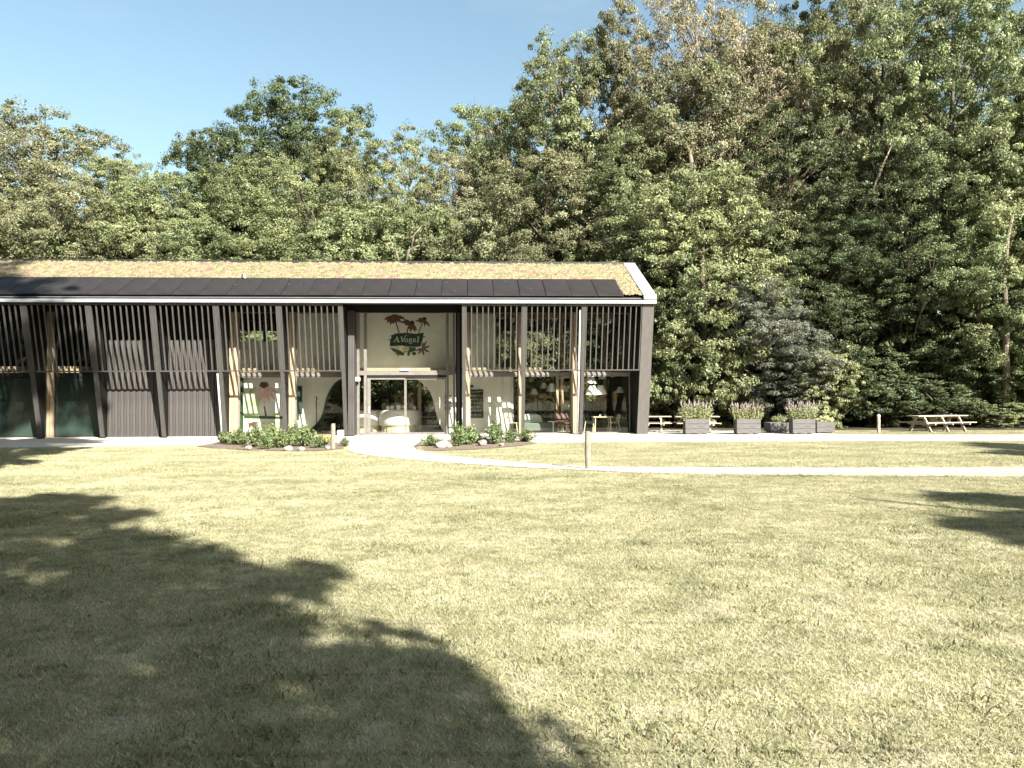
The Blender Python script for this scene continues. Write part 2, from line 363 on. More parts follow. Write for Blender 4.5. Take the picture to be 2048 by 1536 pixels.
bed2 = [G2(*p) for p in [(826, 893), (835, 901), (880, 902), (960, 899), (1030, 893), (1075, 887), (1050, 882), (980, 879), (880, 880), (838, 886)]]
tag(sheet('planting_bed', bed1, .016, 'soil', .03, 7), kind='structure')
tag(sheet('planting_bed', bed2, .016, 'soil', .03, 8), kind='structure')

# ------------------------------------------------------------------ the building
B = thing('pavilion', 'long barn-like pavilion with a planted roof, solar panels and dark slatted front', 'building', BO, PHI)
BAY = 2.576; NB = 12
HT = 5.63; RUN = 1.35
def yf(z): return RUN * (1 - z / HT)        # the leaning line of struts and screens
ZR = lambda y: 5.88 + .507 * (y + .1)       # roof plane
YR = 4.2                                    # ridge
XL, XR = -BAY * NB, .52
# struts
sm = MB(); w = .075
sm.hexa([(-w, yf(0), 0), (w, yf(0), 0), (w, yf(0) + .12, 0), (-w, yf(0) + .12, 0), (-w, 0, HT), (w, 0, HT), (w, .12, HT), (-w, .12, HT)])
sm = sm.mesh('strut', 'strut')
wm = MB(); w = .022
wm.hexa([(-w, yf(0) + .12, .01), (w, yf(0) + .12, .01), (w, 1.72, .01), (-w, 1.72, .01), (-w, .12, HT - .02), (w, .12, HT - .02), (w, 1.72, HT - .02), (-w, 1.72, HT - .02)])
wm = wm.mesh('web', 'black')
bolt = MB().lathe((0, 0, 0), [(.05, 0), (.05, .02)], 6).mesh('base_plate', 'black')
for j in range(NB + 1):
    if j == 0 or j == 4: continue
    s = link('strut', sm, B, (-BAY * j, 0, 0)); link('web', wm, s)
    MB().box(-.09, .09, yf(0) - .03, yf(0) + .16, 0, .05).build('base_plate', 'black', s)
# broad end frame at the gable
e = MB(); x0, x1 = -.06, .44
e.hexa([(x0, yf(0), 0), (x1, yf(0), 0), (x1, yf(0) + .3, 0), (x0, yf(0) + .3, 0), (x0, 0, HT - .02), (x1, 0, HT - .02), (x1, .3, HT - .02), (x0, .3, HT - .02)])
ef = e.build('end_frame', 'gable', B)
e = MB(); e.hexa([(-.07, yf(0) + .02, .0), (-.061, yf(0) + .02, 0), (-.061, 2.2, 0), (-.07, 2.2, 0), (-.07, .02, HT - .04), (-.061, .02, HT - .04), (-.061, 2.2, HT - .04), (-.07, 2.2, HT - .04)])
e.build('web', 'black', ef)
# gable wall
MB().slab([(0.0, 0)] * 0 + [], 0, 0) if False else None
gw = MB(); pr = [(1.62, 0), (8.2, 0), (8.3, 5.5), (YR, 7.75), (.4, 5.6)]
n = len(pr); gw.v = [(.10, y, z) for y, z in pr] + [(.40, y, z) for y, z in pr]
gw.f = [tuple(range(n)), tuple(range(n, 2 * n))[::-1]] + [((i + 1) % n, i, n + i, n + (i + 1) % n) for i in range(n)]
gw.build('gable_wall', 'dark', B)

# slatted screens
slat = MB(); zb, zt = 2.87, 5.56; w = .0225
slat.hexa([(-w, yf(zb), zb), (w, yf(zb), zb), (w, yf(zb) + .07, zb), (-w, yf(zb) + .07, zb), (-w, yf(zt), zt), (w, yf(zt), zt), (w, yf(zt) + .07, zt), (-w, yf(zt) + .07, zt)])
slat = slat.mesh('slat', 'slat')
def rail(mb, x0, x1, z0, z1, d0=-.005, d1=.09):
    mb.hexa([(x0, yf(z0) + d0, z0), (x1, yf(z0) + d0, z0), (x1, yf(z0) + d1, z0), (x0, yf(z0) + d1, z0), (x0, yf(z1) + d0, z1), (x1, yf(z1) + d0, z1), (x1, yf(z1) + d1, z1), (x0, yf(z1) + d1, z1)])
for j in range(NB):
    if j in (3, 4): continue
    xr = -BAY * j - .085; xl = -BAY * (j + 1) + .085
    f = MB(); rail(f, xl, xr, 2.82, 2.87); rail(f, xl, xr, 5.56, 5.61)
    rail(f, xl, xl + .035, 2.872, 5.558); rail(f, xr - .035, xr, 2.872, 5.558)
    sc_ = f.build('slatted_screen', 'slat', B)
    for k in range(9):
        o_ = link('slat', slat, sc_, (xl + (xr - xl) * (k + 1) / 10 + random.uniform(-.004, .004), 0, 0))
# eave beam over the struts
MB().box(XL, .44, .02, .16, HT - .0, HT + .02).build('eave_beam', 'strut', B)
# vertical wall parts: clad bays
YC, YG = 1.72, 2.25
bd = MB().box(-.062, .062, 0, .045, 0, 4.22).mesh('board', 'board')
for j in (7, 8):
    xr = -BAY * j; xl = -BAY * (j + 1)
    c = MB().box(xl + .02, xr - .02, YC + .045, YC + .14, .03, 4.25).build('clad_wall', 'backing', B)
    MB().box(xl + .02, xr - .02, YC + .25, YC + .32, 4.25, 5.55).build('upper_black_panel', 'black', B)  # recessed black panel closing the bay above the boards
    nb = 10; pitch = (xr - xl - .06) / nb
    for k in range(nb):
        link('board', bd, c, (xl + .03 + pitch * (k + .5), YC + random.uniform(-.003, .003), .04))
        d_ = link('batten', bpy.data.meshes.get('batten') or MB().box(-.028, .028, 0, .012, 0, 4.2).mesh('batten', 'board'), c, (xl + .03 + pitch * (k + 1.0) - .002, YC + .030, .04)) if k < nb - 1 else None
# sill under all bays
MB().box(XL, .1, YC - .02, YG + .12, 0, .03).build('threshold', 'pipe', B)
# glazing: posts, transoms, panes
post = MB().box(-.075, .075, 0, .22, 0.03, 5.5).mesh('timber_post', 'timber')
PST = {1: (1148, 10), 2: (1040, 5), 3: (935, 8), 6: (583.5, 12), 7: (467, 17), 9: (207, 8), 10: (99.5, 12)}
PX = {}
YPO = 2.12
for j in range(1, NB + 1):
    if j in PST: xa, xb = bx(PST[j][0] - PST[j][1] / 2, YPO), bx(PST[j][0] + PST[j][1] / 2, YPO)
    elif j in (4, 8): continue
    else: xa, xb = -BAY * j - .08, -BAY * j + .08
    PX[j] = (xa, xb)
    if j == 5: continue
    MB().box(xa, (xa + xb) / 2 - .008, YPO, YPO + .26, .03, 5.52).box((xa + xb) / 2 + .008, xb, YPO, YPO + .26, .03, 5.52).build('timber_post', 'timber', B)
def window(xl, xr, z0, z1, gm='glass', fm='frame', t=.045, y=YG, mull=()):
    f = MB()
    f.box(xl, xl + t, y, y + .08, z0, z1); f.box(xr - t, xr, y, y + .08, z0, z1)
    f.box(xl + t, xr - t, y, y + .08, z0, z0 + t); f.box(xl + t, xr - t, y, y + .08, z1 - t, z1)
    for mxx in mull: f.box(mxx - t / 2, mxx + t / 2, y, y + .08, z0 + t, z1 - t)
    o = f.build('window', fm, B)
    edges = [xl + t] + [q for mxx in mull for q in (mxx - t / 2, mxx + t / 2)] + [xr - t]
    for a, b in zip(edges[::2], edges[1::2]):
        MB().box(a, b, y + .03, y + .042, z0 + t, z1 - t).build('pane', gm, o)
    return o
for j in range(NB):
    if j in (3, 4, 7, 8): continue
    xr = PX[j][0] - .005 if j in PX else -BAY * j - .01
    xl = PX[j + 1][1] + .005 if (j + 1) in PX else -BAY * (j + 1) + .01
    if j == 0: xr = -.16
    if j == 5: xr = -BAY * j - .05
    if j < 7:
        window(xl, xr, 2.78, 5.52); window(xl, xr, .03, 2.66)
        MB().box(xl, xr, YG - .03, YG + .09, 2.66, 2.78).build('transom', 'frame', B)
    else:
        window(xl, xr, 2.78, 5.52, fm='dark'); window(xl, xr, .03, 2.66, 'tealglass', fm='dark')
        MB().box(xl, xr, YG - .03, YG + .09, 2.66, 2.78).build('transom', 'dark', B)
# black header above all glazing (top of the openings)
MB().box(XL, .1, YG - .06, YG + .2, 5.52, 6.6).build('header', 'black', B)
# entrance, two bays wide
xF = -BAY * 5; xG = -BAY * 3
rv = MB().box(xF + .08, xF + .35, 1.50, YG, .03, 5.5).build('entrance_reveal', 'backing', B)
bd2 = MB().box(-.028, .028, 0, .03, 0, 5.46).mesh('board', 'board')
for k in range(4): link('board', bd2, rv, (xF + .115 + k * .067, 1.468, .04))
rv2 = MB().box(xG - .37, xG - .10, 1.90, YG + .1, .03, 5.5).build('entrance_reveal', 'black', B)
MB().box(xG - .30, xG - .20, 1.84, 1.895, .03, 5.46).build('board', 'board', rv2)
fx = [bx(q, YG) for q in (714, 719, 728, 733.5, 892.5, 897.5, 906, 910)]
ff_ = MB()
zt = 5.52
for a, b in ((fx[0], fx[1]), (fx[2], fx[3]), (fx[4], fx[5]), (fx[6], fx[7])): ff_.box(a, b, YG - .05, YG + .1, .03, zt)
for a, b in ((fx[1], fx[2]), (fx[3], fx[4]), (fx[5], fx[6])): ff_.box(a, b, YG - .05, YG + .1, 2.70, 2.90)
ef_ = ff_.build('entrance_frame', 'frame', B)
MB().box(fx[3], fx[4], YG - .03, YG + .1, 2.58, 2.70).build('door_track', 'black', ef_)
for a, b, z0, z1 in ((fx[3], fx[4], 2.90, zt), (fx[1], fx[2], 2.90, zt), (fx[5], fx[6], 2.90, zt), (fx[1], fx[2], .04, 2.70), (fx[5], fx[6], .04, 2.70)):
    MB().box(a, b, YG + .02, YG + .032, z0, z1).build('pane', 'glass', ef_)
dm = bx(810, YG)
def door(x0, x1, y, t0=.05, t1=.05):
    f = MB(); f.box(x0, x0 + t0, y, y + .05, .04, 2.57); f.box(x1 - t1, x1, y, y + .05, .04, 2.57); f.box(x0 + t0, x1 - t1, y, y + .05, .04, .12); f.box(x0 + t0, x1 - t1, y, y + .05, 2.50, 2.57)
    o = f.build('sliding_door', 'frame', B)
    MB().box(x0 + t0, x1 - t1, y + .02, y + .03, .12, 2.50).build('pane', 'glass', o); return o
d1 = door(fx[3] + .02, dm + .02, YG - .02, .15, .05); d2 = door(dm + .025, fx[4] - .02, YG + .04, .04, .04)
MB().box(fx[3] + .09, fx[3] + .12, YG - .06, YG - .02, 1.0, 1.3).build('handle', 'pipe', d1)
MB().box(bx(801, YG), bx(819, YG), YG - .14, YG - .05, 2.90, 3.0).build('door_sensor', 'white', B, bevel=.01)
MB().box(bx(711.5, YG), bx(722, YG), YG - .42, YG - .2, 2.42, 2.6).build('wall_lamp', 'white', B, bevel=.01)
MB().box(bx(712, YG), bx(717, YG), YG - .25, YG - .1, 2.3, 2.42).build('lamp_bracket', 'dark', B)
# downpipes beside two struts
for x, z1 in ((-BAY * 1 - .16, 5.4), (-BAY * 7 - .135, 2.75)):
    z0 = .05
    MB().tube([(x, yf(z0) + .02, z0), (x, yf(z1) + .08, z1)], .045, 8).build('downpipe', 'pipe', B, smooth=True)
# roof
rf = MB()
pr = [(-.10, ZR(-.10) - .06), (YR, ZR(YR) - .06), (2 * YR + .1, ZR(-.10) - .06), (2 * YR + .1, ZR(-.10) - .22), (YR, ZR(YR) - .24), (-.05, ZR(-.05) - .22)]
n = len(pr); rf.v = [(XL, y, z) for y, z in pr] + [(XR - .02, y, z) for y, z in pr]
rf.f = [tuple(range(n)), tuple(range(n, 2 * n))[::-1]] + [((i + 1) % n, i, n + i, n + (i + 1) % n) for i in range(n)]
roof = rf.build('roof', 'dark', B)
li = MB()
pr = [(.2, ZR(.2) - .25), (YR, ZR(YR) - .27), (2 * YR - .2, ZR(.2) - .25), (2 * YR - .2, ZR(.2) - .27), (YR, ZR(YR) - .29), (.2, ZR(.2) - .27)]
n = len(pr); li.v = [(XL, y, z) for y, z in pr] + [(.09, y, z) for y, z in pr]
li.f = [tuple(range(n)), tuple(range(n, 2 * n))[::-1]] + [((i + 1) % n, i, n + i, n + (i + 1) % n) for i in range(n)]
li.build('ceiling_lining', 'timber2', roof)
# planted mat: bumpy geometry, front slope
rng = np.random.default_rng(5)
def bumps(nx, ny, cell_x, cell_y, seed):
    r = np.random.default_rng(seed); out = np.zeros((ny, nx))
    for sc_, amp in ((14, .5), (5, .8), (2.2, 1.0)):
        gx = int(nx / sc_) + 3; gy = int(ny / sc_) + 3; g = r.random((gy, gx))
        X = np.arange(nx) / sc_; Y = np.arange(ny) / sc_; xi = X.astype(int); yi = Y.astype(int); fx_ = X - xi; fy = Y - yi
        fx_ = fx_ * fx_ * (3 - 2 * fx_); fy = fy * fy * (3 - 2 * fy)
        a = g[np.ix_(yi, xi)]; b = g[np.ix_(yi, xi + 1)]; c = g[np.ix_(yi + 1, xi)]; d = g[np.ix_(yi + 1, xi + 1)]
        out += amp * ((a * (1 - fx_) + b * fx_) * (1 - fy)[:, None] + (c * (1 - fx_) + d * fx_) * fy[:, None])
    return out / 2.3
pxr = bx(1247.5, .05, 590)           # right end of the solar row
y_a, y_b = .06, YR - .1; cell = .045
x_r = -.05; nx = int((x_r - XL) / cell); ny = int((y_b - y_a) / cell)
Hh = bumps(nx, ny, cell, cell, 4)
gx, gy = np.meshgrid(np.linspace(XL, x_r, nx), np.linspace(y_a, y_b, ny))
solar_top = 2.05
hid = (gy < solar_top - .03) & (gx < pxr - .03)
rag = np.random.default_rng(8).random((ny, nx)) * .03
Z = 5.88 + .507 * (gy + .1) + np.where(hid, -.09, .0 + Hh * .17 + rag * 1.8 - .03)
V = np.stack([gx, gy, Z], -1).reshape(-1, 3); idx = np.arange(nx * ny).reshape(ny, nx)
F = np.stack([idx[:-1, :-1], idx[:-1, 1:], idx[1:, 1:], idx[1:, :-1]], -1).reshape(-1, 4)
tag(link('sedum_mat', npmesh('sedum_mat', V, F, None, 'sedum'), roof), label='mat of yellow and pinkish sedum', kind='stuff')
# solar panels
pw = 1.115; np_ = 25
sp = MB(); sl = .507
y0_, y1_ = .06, 2.0
sp.hexa([(-pw / 2 + .012, y0_, ZR(y0_) + .03), (pw / 2 - .012, y0_, ZR(y0_) + .03), (pw / 2 - .012, y1_, ZR(y1_) + .03), (-pw / 2 + .012, y1_, ZR(y1_) + .03),
         (-pw / 2 + .012, y0_, ZR(y0_) + .075), (pw / 2 - .012, y0_, ZR(y0_) + .075), (pw / 2 - .012, y1_, ZR(y1_) + .075), (-pw / 2 + .012, y1_, ZR(y1_) + .075)])
sp = sp.mesh('solar_panel', 'solar')
for k in range(np_): 
    o_ = link('solar_panel', sp, roof, (pxr - pw * (k + .5), 0, random.uniform(-.004, .004))); o_.rotation_euler = (random.uniform(-.0012, .0012), random.uniform(-.001, .001), 0)
# pale litter on the panels (droppings, petals) and the vent tube
for k in range(26):
    x = random.uniform(XL + 6, pxr - 3); y = random.uniform(.15, 1.95)
    MB().lathe((0, 0, 0), [(random.uniform(.012, .03), 0), (.012, .006)], 7).build('dropping', 'letter', roof, (x, y, ZR(y) + .078))
vx, vz = bl(483, 563, 1.9)
MB().tube([(vx, 2.02, ZR(2.02)), (vx, 1.98, ZR(2) + .16), (vx + .05, 1.88, ZR(2) + .24), (vx + .15, 1.8, ZR(2) + .20), (vx + .19, 1.76, ZR(1.8) + .1)], .028, 8).build('cable_gooseneck', 'pipe', roof, smooth=True)
# ridge cap, gutter, verge
MB().box(XL, XR, YR - .10, YR + .1, ZR(YR) - .04, ZR(YR) + .12).build('ridge_cap', 'dark', roof)
g = MB(); pr = [(-.16, 5.66), (-.16, 5.74), (-.12, 5.78), (.05, 5.90), (.05, 5.80), (-.02, 5.64)]
n = len(pr)
for i0 in range(6):
    a = XL + (XR - XL) * i0 / 6; b = XL + (XR - XL) * (i0 + 1) / 6 - .006; o = len(g.v)
    g.v += [(a, y, z) for y, z in pr] + [(b, y, z) for y, z in pr]
    g.f += [tuple(o + i for i in range(n)), tuple(o + n + i for i in range(n))[::-1]] + [(o + (i + 1) % n, o + i, o + n + i, o + n + (i + 1) % n) for i in range(n)]
g.build('gutter', 'galv', roof)
v = MB()
for ya, yb in ((-.12, YR - .0), (YR + .0, 2 * YR + .1)):
    za = ZR(ya) if ya < YR else ZR(YR); zb_ = ZR(yb) if yb <= YR else ZR(-.1)
    v.hexa([(-.03, ya, za - .03), (XR, ya, za - .03), (XR, yb, zb_ - .03), (-.03, yb, zb_ - .03), (-.03, ya, za + .13), (XR, ya, za + .13), (XR, yb, zb_ + .13), (-.03, yb, zb_ + .13)])
v.build('verge_flashing', 'galv', roof)
# interior: floor, back wall, inner walls
MB().box(XL, .1, YC + .15, 2 * YR - .15, .0, .032).build('floor', 'floor', B)
YB = 2 * YR - .35
for j in range(0, NB + 1): link('timber_post', post, B, (-BAY * j + (-.3 if j == 0 else 0), YB - .22, 0))
bwf = MB(); bwf.box(XL, .1, YB, YB + .1, .03, .13); bwf.box(XL, .1, YB, YB + .1, 2.66, 2.80); bwf.box(XL, .1, YB, YB + .1, 5.2, 6.0)
for j in range(NB * 2): bwf.box(-BAY * j / 2 - .04, -BAY * j / 2 + .04, YB, YB + .1, .13, 2.66)
bk = bwf.build('rear_window_wall', 'dark', B)
MB().box(XL, .1, YB + .04, YB + .05, .13, 2.66).build('pane', 'glass', bk)
MB().box(XL, .1, YB + .04, YB + .05, 2.80, 5.2).build('pane', 'glass', bk)
YI = 3.45
# upper white wall with the printed emblem, from the second bay right of the clad bays to the first café bay
iw = MB().box(bx(583, YI, 700), bx(992, YI, 700), YI, YI + .12, 3.05, 7.1).build('upper_wall', 'plaster', B)
MB().box(bx(476, YI, 700), bx(583, YI, 700) - .01, YI + .05, YI + .15, 3.05, 4.30).build('balustrade', 'plaster', B)
MB().box(XL, bx(1080, YI, 700), YG + .32, YI + .3, 2.86, 3.04).build('floor_beam', 'timber', B)  # right end extended past the upper floor to block sun on the wall
MB().box(bx(1033, YI + .2, 700), .05, YB - .5, YB - .36, 2.82, 2.98).build('rear_beam', 'timber', B)
MB().box(XL, bx(992, YI), YI + .3, YB - .3, 2.95, 3.04).build('upper_floor', 'timber2', B)
# rafters under the roof
for j in range(NB * 1 + 1):
    m_ = MB(); x = -BAY * j + (-.3 if j == 0 else 0)
    for ya, yb in ((YG + .2, YR), (YR, YB - .2)):
        za = ZR(ya) - .30 if ya < YR else ZR(YR) - .30; zb_ = ZR(yb) - .3 if yb <= YR else ZR(2 * YR - yb) - .3
        m_.hexa([(x - .06, ya, za - .28), (x + .06, ya, za - .28), (x + .06, yb, zb_ - .28), (x - .06, yb, zb_ - .28), (x - .06, ya, za), (x + .06, ya, za), (x + .06, yb, zb_), (x - .06, yb, zb_)])
    m_.build('rafter', 'timber', B)
# lower white wall with the organic arch
YA = 4.1
def P(l, Y): return [bl(a, b, Y) for a, b in l]
def sm2(pts, n=6): return spline(pts, n)
left_edge = sm2(P([(700, 752), (672, 764), (655, 790), (648, 815), (640, 838), (618, 862), (606, 875)], YA))
wl = MB(); tl = bl(586, 741, YA); bb = bl(586, 875, YA)
zc = 2.86
def wallpiece(edge, xs, side):
    """white wall between a straight side xs and a curved edge, cut into strips so that it stays clean"""
    m = MB(); pts = [(x, max(.035, min(z, zc))) for x, z in edge]
    for (x0, z0), (x1, z1) in zip(pts[:-1], pts[1:]):
        if abs(z0 - z1) < 1e-4: continue
        q = [(xs, YA, z1), (x1, YA, z1), (x1, YA + .35, z1), (xs, YA + .35, z1), (xs, YA, z0), (x0, YA, z0), (x0, YA + .35, z0), (xs, YA + .35, z0)]
        m.hexa(q)
    return m
MBw = wallpiece(left_edge, bl(588, 800, YA)[0], 0).build('arch_wall', 'plaster', B)
rim = MB(); e2 = [(x, z) for x, z in left_edge if .03 < z < zc]
for (x0, z0), (x1, z1) in zip(e2[:-1], e2[1:]):
    rim.hexa([(x1, YA - .03, z1), (x1 + .06, YA - .03, z1), (x1 + .06, YA + .6, z1), (x1, YA + .6, z1), (x0, YA - .03, z0), (x0 + .06, YA - .03, z0), (x0 + .06, YA + .6, z0), (x0, YA + .6, z0)])
rim.build('arch_rim', 'green_print', MBw)
right_edge = sm2(P([(812, 748), (838, 762), (856, 778), (866, 800), (872, 826), (880, 850), (893, 872)], YA))
MBr = wallpiece(right_edge, bl(1003, 800, YA)[0], 1).build('arch_wall', 'plaster', B)
# blackboard menu, framed notices
MB().box(bx(938.5, YA), bx(966.5, YA), YA - .04, YA - .005, bz(836, YA, 950), bz(779, YA, 950)).build('menu_board', 'slate', B)
mb = MB(); rnd = random.Random(3)
for r in range(7):
    zz = bz(784 + r * 7.6, YA, 950); x = bx(941, YA)
    while x < bx(963, YA):
        w = rnd.uniform(.03, .12); mb.box(x, x + w, YA - .046, YA - .042, zz - .012 + rnd.uniform(-.02, .02), zz + rnd.uniform(.012, .05)); x += w + rnd.uniform(.02, .06)
mb.build('menu_marks', 'chalk', B)
MB().box(bx(938.5, YA), bx(947, YA), YA - .04, YA - .005, bz(775, YA, 950), bz(770, YA, 950)).build('notice', 'slate', B)
MB().box(bx(598.5, YA), bx(608, YA), YA - .4, YA - .36, bz(828, YA, 600), bz(772, YA, 600)).build('green_banner', 'green_print', B)
wf = MB()
for px in (889, 898): 
    for k in range(3): wf.box(bx(px, YA) + .0, bx(px, YA) + .10, YA - .03, YA - .005, 1.1 + k * .26, 1.28 + k * .26)
wf.build('framed_notice', 'frame', B)
# large flower print on the wall of the fourth bay from the left
YP = 3.2
px0, px1 = bx(487, YP), bx(566, YP)
pp = MB().box(px0, px1, YP, YP + .06, .05, 2.70).build('printed_wall', 'white', B)
def pl(lst, m, nm, dy, Y=YP, par=pp):
    MB().slab(P(lst, Y - dy)[::-1], Y - dy - .002, Y - dy).build(nm, m, par)
pl([(489, 800), (500, 778), (512, 772), (520, 800), (517, 838), (500, 842), (489, 835)], 'limep', 'leaf_print', .003)
for q_, (tx, ty) in enumerate([(500, 792), (509, 801), (519, 808), (529, 811), (540, 808), (550, 800), (558, 788)]):
    cx, cy = 528, 770; dx, dy = tx - cx, ty - cy; l_ = math.hypot(dx, dy); ux, uy = -dy / l_ * 3.6, dx / l_ * 3.6
    pl([(cx + ux * .4, cy + uy * .4), (cx + dx * .6 + ux, cy + dy * .6 + uy), (tx, ty), (cx + dx * .6 - ux, cy + dy * .6 - uy), (cx - ux * .4, cy - uy * .4)][::-1], 'pinkp', 'petal_print', .006 + .0006 * q_)
pl([(518, 772), (522, 764), (534, 764), (538, 772), (528, 777)], 'petal', 'flower_centre_print', .012)
pl([(527, 812), (530, 812), (534, 832), (530, 832)], 'olivep', 'stem_print', .005)
pl([(541, 838), (548, 826), (560, 822), (556, 836)], 'limep', 'leaf_print', .005)
pl([(525, 845), (560, 842), (562, 872), (520, 874)], 'limep', 'leaf_print', .003)
pl([(496, 846), (515, 843), (516, 852), (498, 856)], 'petal', 'petal_print', .003)
pl([(488, 831), (565, 833), (565, 838), (488, 837)], 'olivep', 'shadow_band', .009)  # cast shadow painted as a flat dark band across the print
MB().box(px0 - .32, px0 - .02, YP - .1, YP + .5, .05, 2.8).build('print_return', 'olivep', B)
# interior pillars seen in the café and behind the doors
for q, Y in ((839, 5.3), (1163, 6.2)):
    MB().box(bx(q, Y) - .08, bx(q, Y) + .08, Y, Y + .16, .03, 2.86).build('timber_post', 'timber', B)
br = MB(); a = bl(1118, 757, 4.6); b_ = bl(1165, 748, 4.6)
br.bar((a[0], 4.6, a[1]), (b_[0], 4.6, b_[1]), .09, .12)
for q in (1114.5, 1124): br.box(bx(q, 4.6) - .065, bx(q, 4.6) + .065, 4.6, 4.72, .03, 2.74)
br.build('timber_frame', 'timber', B)
a = bl(1222, 754, 5.2); b_ = bl(1262, 744, 5.2)
MB().bar((a[0], 5.2, a[1]), (b_[0] + .3, 5.2, b_[1] + .1), .08, .1).build('timber_brace', 'timber', B)
for q in (1001, 1006): MB().box(bx(q, YA + .3), bx(q, YA + .3) + .5, YA + .36 + (q - 1001) * .02, YA + .42 + (q - 1001) * .02, .03, 2.8).build('cupboard', 'plaster', B)
# teal partition behind the left windows
MB().box(XL, bx(205, 2.9), 2.75, 2.80, .03, 2.72).build('teal_curtain', 'teal', B)
MB().box(XL, -BAY * 9 + .2, 4.3, 4.4, 3.05, 7.3).build('dark_interior_sheet', 'black', B)  # added black sheet standing in for the darkness of the upper interior
MB().box(XL, -BAY * 9 + .2, 2.9, 3.1, 3.0, 3.16).build('timber_rail', 'timber', B)
MB().box(bx(118, 2.6, 860), bx(121, 2.6, 860), 2.6, 2.64, .1, 1.0).build('door_edge', 'white', B)
# ---- emblem on the upper wall (flat print, 2 mm steps)
Z8 = lambda l: [(740 + x / 10.97, 600 + y / 10.97) for x, y in l]
def em(lst, m, nm, k): MB().slab(P(Z8(lst), YI - .003 * k)[::-1], YI - .003 * k - .002, YI - .003 * k).build(nm, m, iw)
em([(480, 775), (560, 735), (640, 728), (820, 720), (1000, 742), (1180, 715), (1160, 850), (1110, 1020), (1010, 1030), (850, 1025), (700, 1000), (430, 1015), (440, 900)], 'green_print', 'green_emblem', 3)
em([(380, 880), (440, 860), (480, 870), (440, 885)], 'green_print', 'leaf_tip', 1)
em([(400, 805), (500, 760), (490, 790)], 'green_print', 'leaf_tip', 1)
em([(1170, 790), (1250, 812), (1165, 815)], 'green_print', 'leaf_tip', 1)
em([(800, 735), (870, 735), (930, 745), (860, 760), (800, 800), (760, 850), (770, 800), (790, 760)], 'leafp', 'swoosh', 4)
for s_ in (((565, 480), (640, 720), 14), ((840, 580), (810, 720), 14), ((1170, 460), (1060, 720), 12)):
    (xa, ya), (xb, yb), w_ = s_; em([(xa - w_, ya), (xb - w_, yb), (xb + w_, yb), (xa + w_, ya)], 'stem', 'stem_print', 1)
def petal(cx, cy, tx, ty, w, m='petal', k=2):
    dx, dy = tx - cx, ty - cy; l = math.hypot(dx, dy); nx_, ny_ = -dy / l * w, dx / l * w
    em([(cx + nx_ * .4, cy + ny_ * .4), (cx + dx * .55 + nx_, cy + dy * .55 + ny_), (tx + nx_ * .35, ty + ny_ * .35), (tx - nx_ * .35, ty - ny_ * .35), (cx + dx * .55 - nx_, cy + dy * .55 - ny_), (cx - nx_ * .4, cy - ny_ * .4)], m, 'petal_print', k)
for i_, t_ in enumerate([(320, 425), (370, 490), (440, 535), (510, 520), (585, 495), (680, 490), (760, 405)]): petal(540, 350, *t_, 42, k=2 + .1 * i_)
em([(470, 330), (540, 310), (610, 325), (650, 360), (560, 400), (440, 370)], 'petal', 'flower_head', 3)
for i_, t_ in enumerate([(680, 480), (740, 430), (770, 545), (840, 640), (890, 695), (985, 690), (1025, 670)]): petal(915, 510, *t_, 36, k=2 + .1 * i_)
em([(880, 470), (930, 445), (975, 480), (975, 530), (930, 560), (885, 520)], 'cone', 'flower_centre', 3.2)
for i_, t_ in enumerate([(1000, 465), (1085, 500), (1205, 575), (1310, 580), (1060, 410)]): petal(1195, 430, *t_, 26, k=2 + .1 * i_)
em([(1150, 385), (1200, 370), (1245, 400), (1230, 445), (1170, 440)], 'cone', 'flower_centre', 3.2)
for i_, t_ in enumerate([(1010, 1110), (1060, 1190), (1180, 1215), (1300, 1145), (1310, 1010), (1240, 900), (1160, 930), (1190, 1010), (1240, 1100), (1120, 1120)]): petal(1150, 1060, *t_, 26, 'mauve', 2 + .1 * i_)
em([(430, 1040), (600, 1080), (700, 1130), (760, 1160), (740, 1220), (640, 1210), (600, 1245), (600, 1190), (520, 1185), (580, 1165), (500, 1120)], 'leafp', 'leaf_print', 1)
em([(840, 1140), (880, 1150), (870, 1220), (830, 1230), (810, 1190)], 'leafp', 'leaf_print', 1.4)
em([(930, 1140), (1000, 1140), (1020, 1190), (970, 1220), (915, 1190)], 'leafp', 'leaf_print', 1.8)
em([(860, 1035), (1000, 1040), (1010, 1110), (900, 1150), (760, 1150), (700, 1060)], 'leafp', 'leaf_print', 1.2)
em([(440, 1020), (560, 1000), (640, 1010), (650, 1070), (560, 1060)], 'creamp', 'blossom_print', 1.6)
em([(700, 1060), (740, 1010), (830, 1020), (860, 1070), (830, 1130), (770, 1130)], 'creamp', 'blossom_print', 2.2)
em([(750, 1060), (790, 1035), (825, 1060), (800, 1090), (765, 1090)], 'yellowp', 'blossom_centre', 2.6)
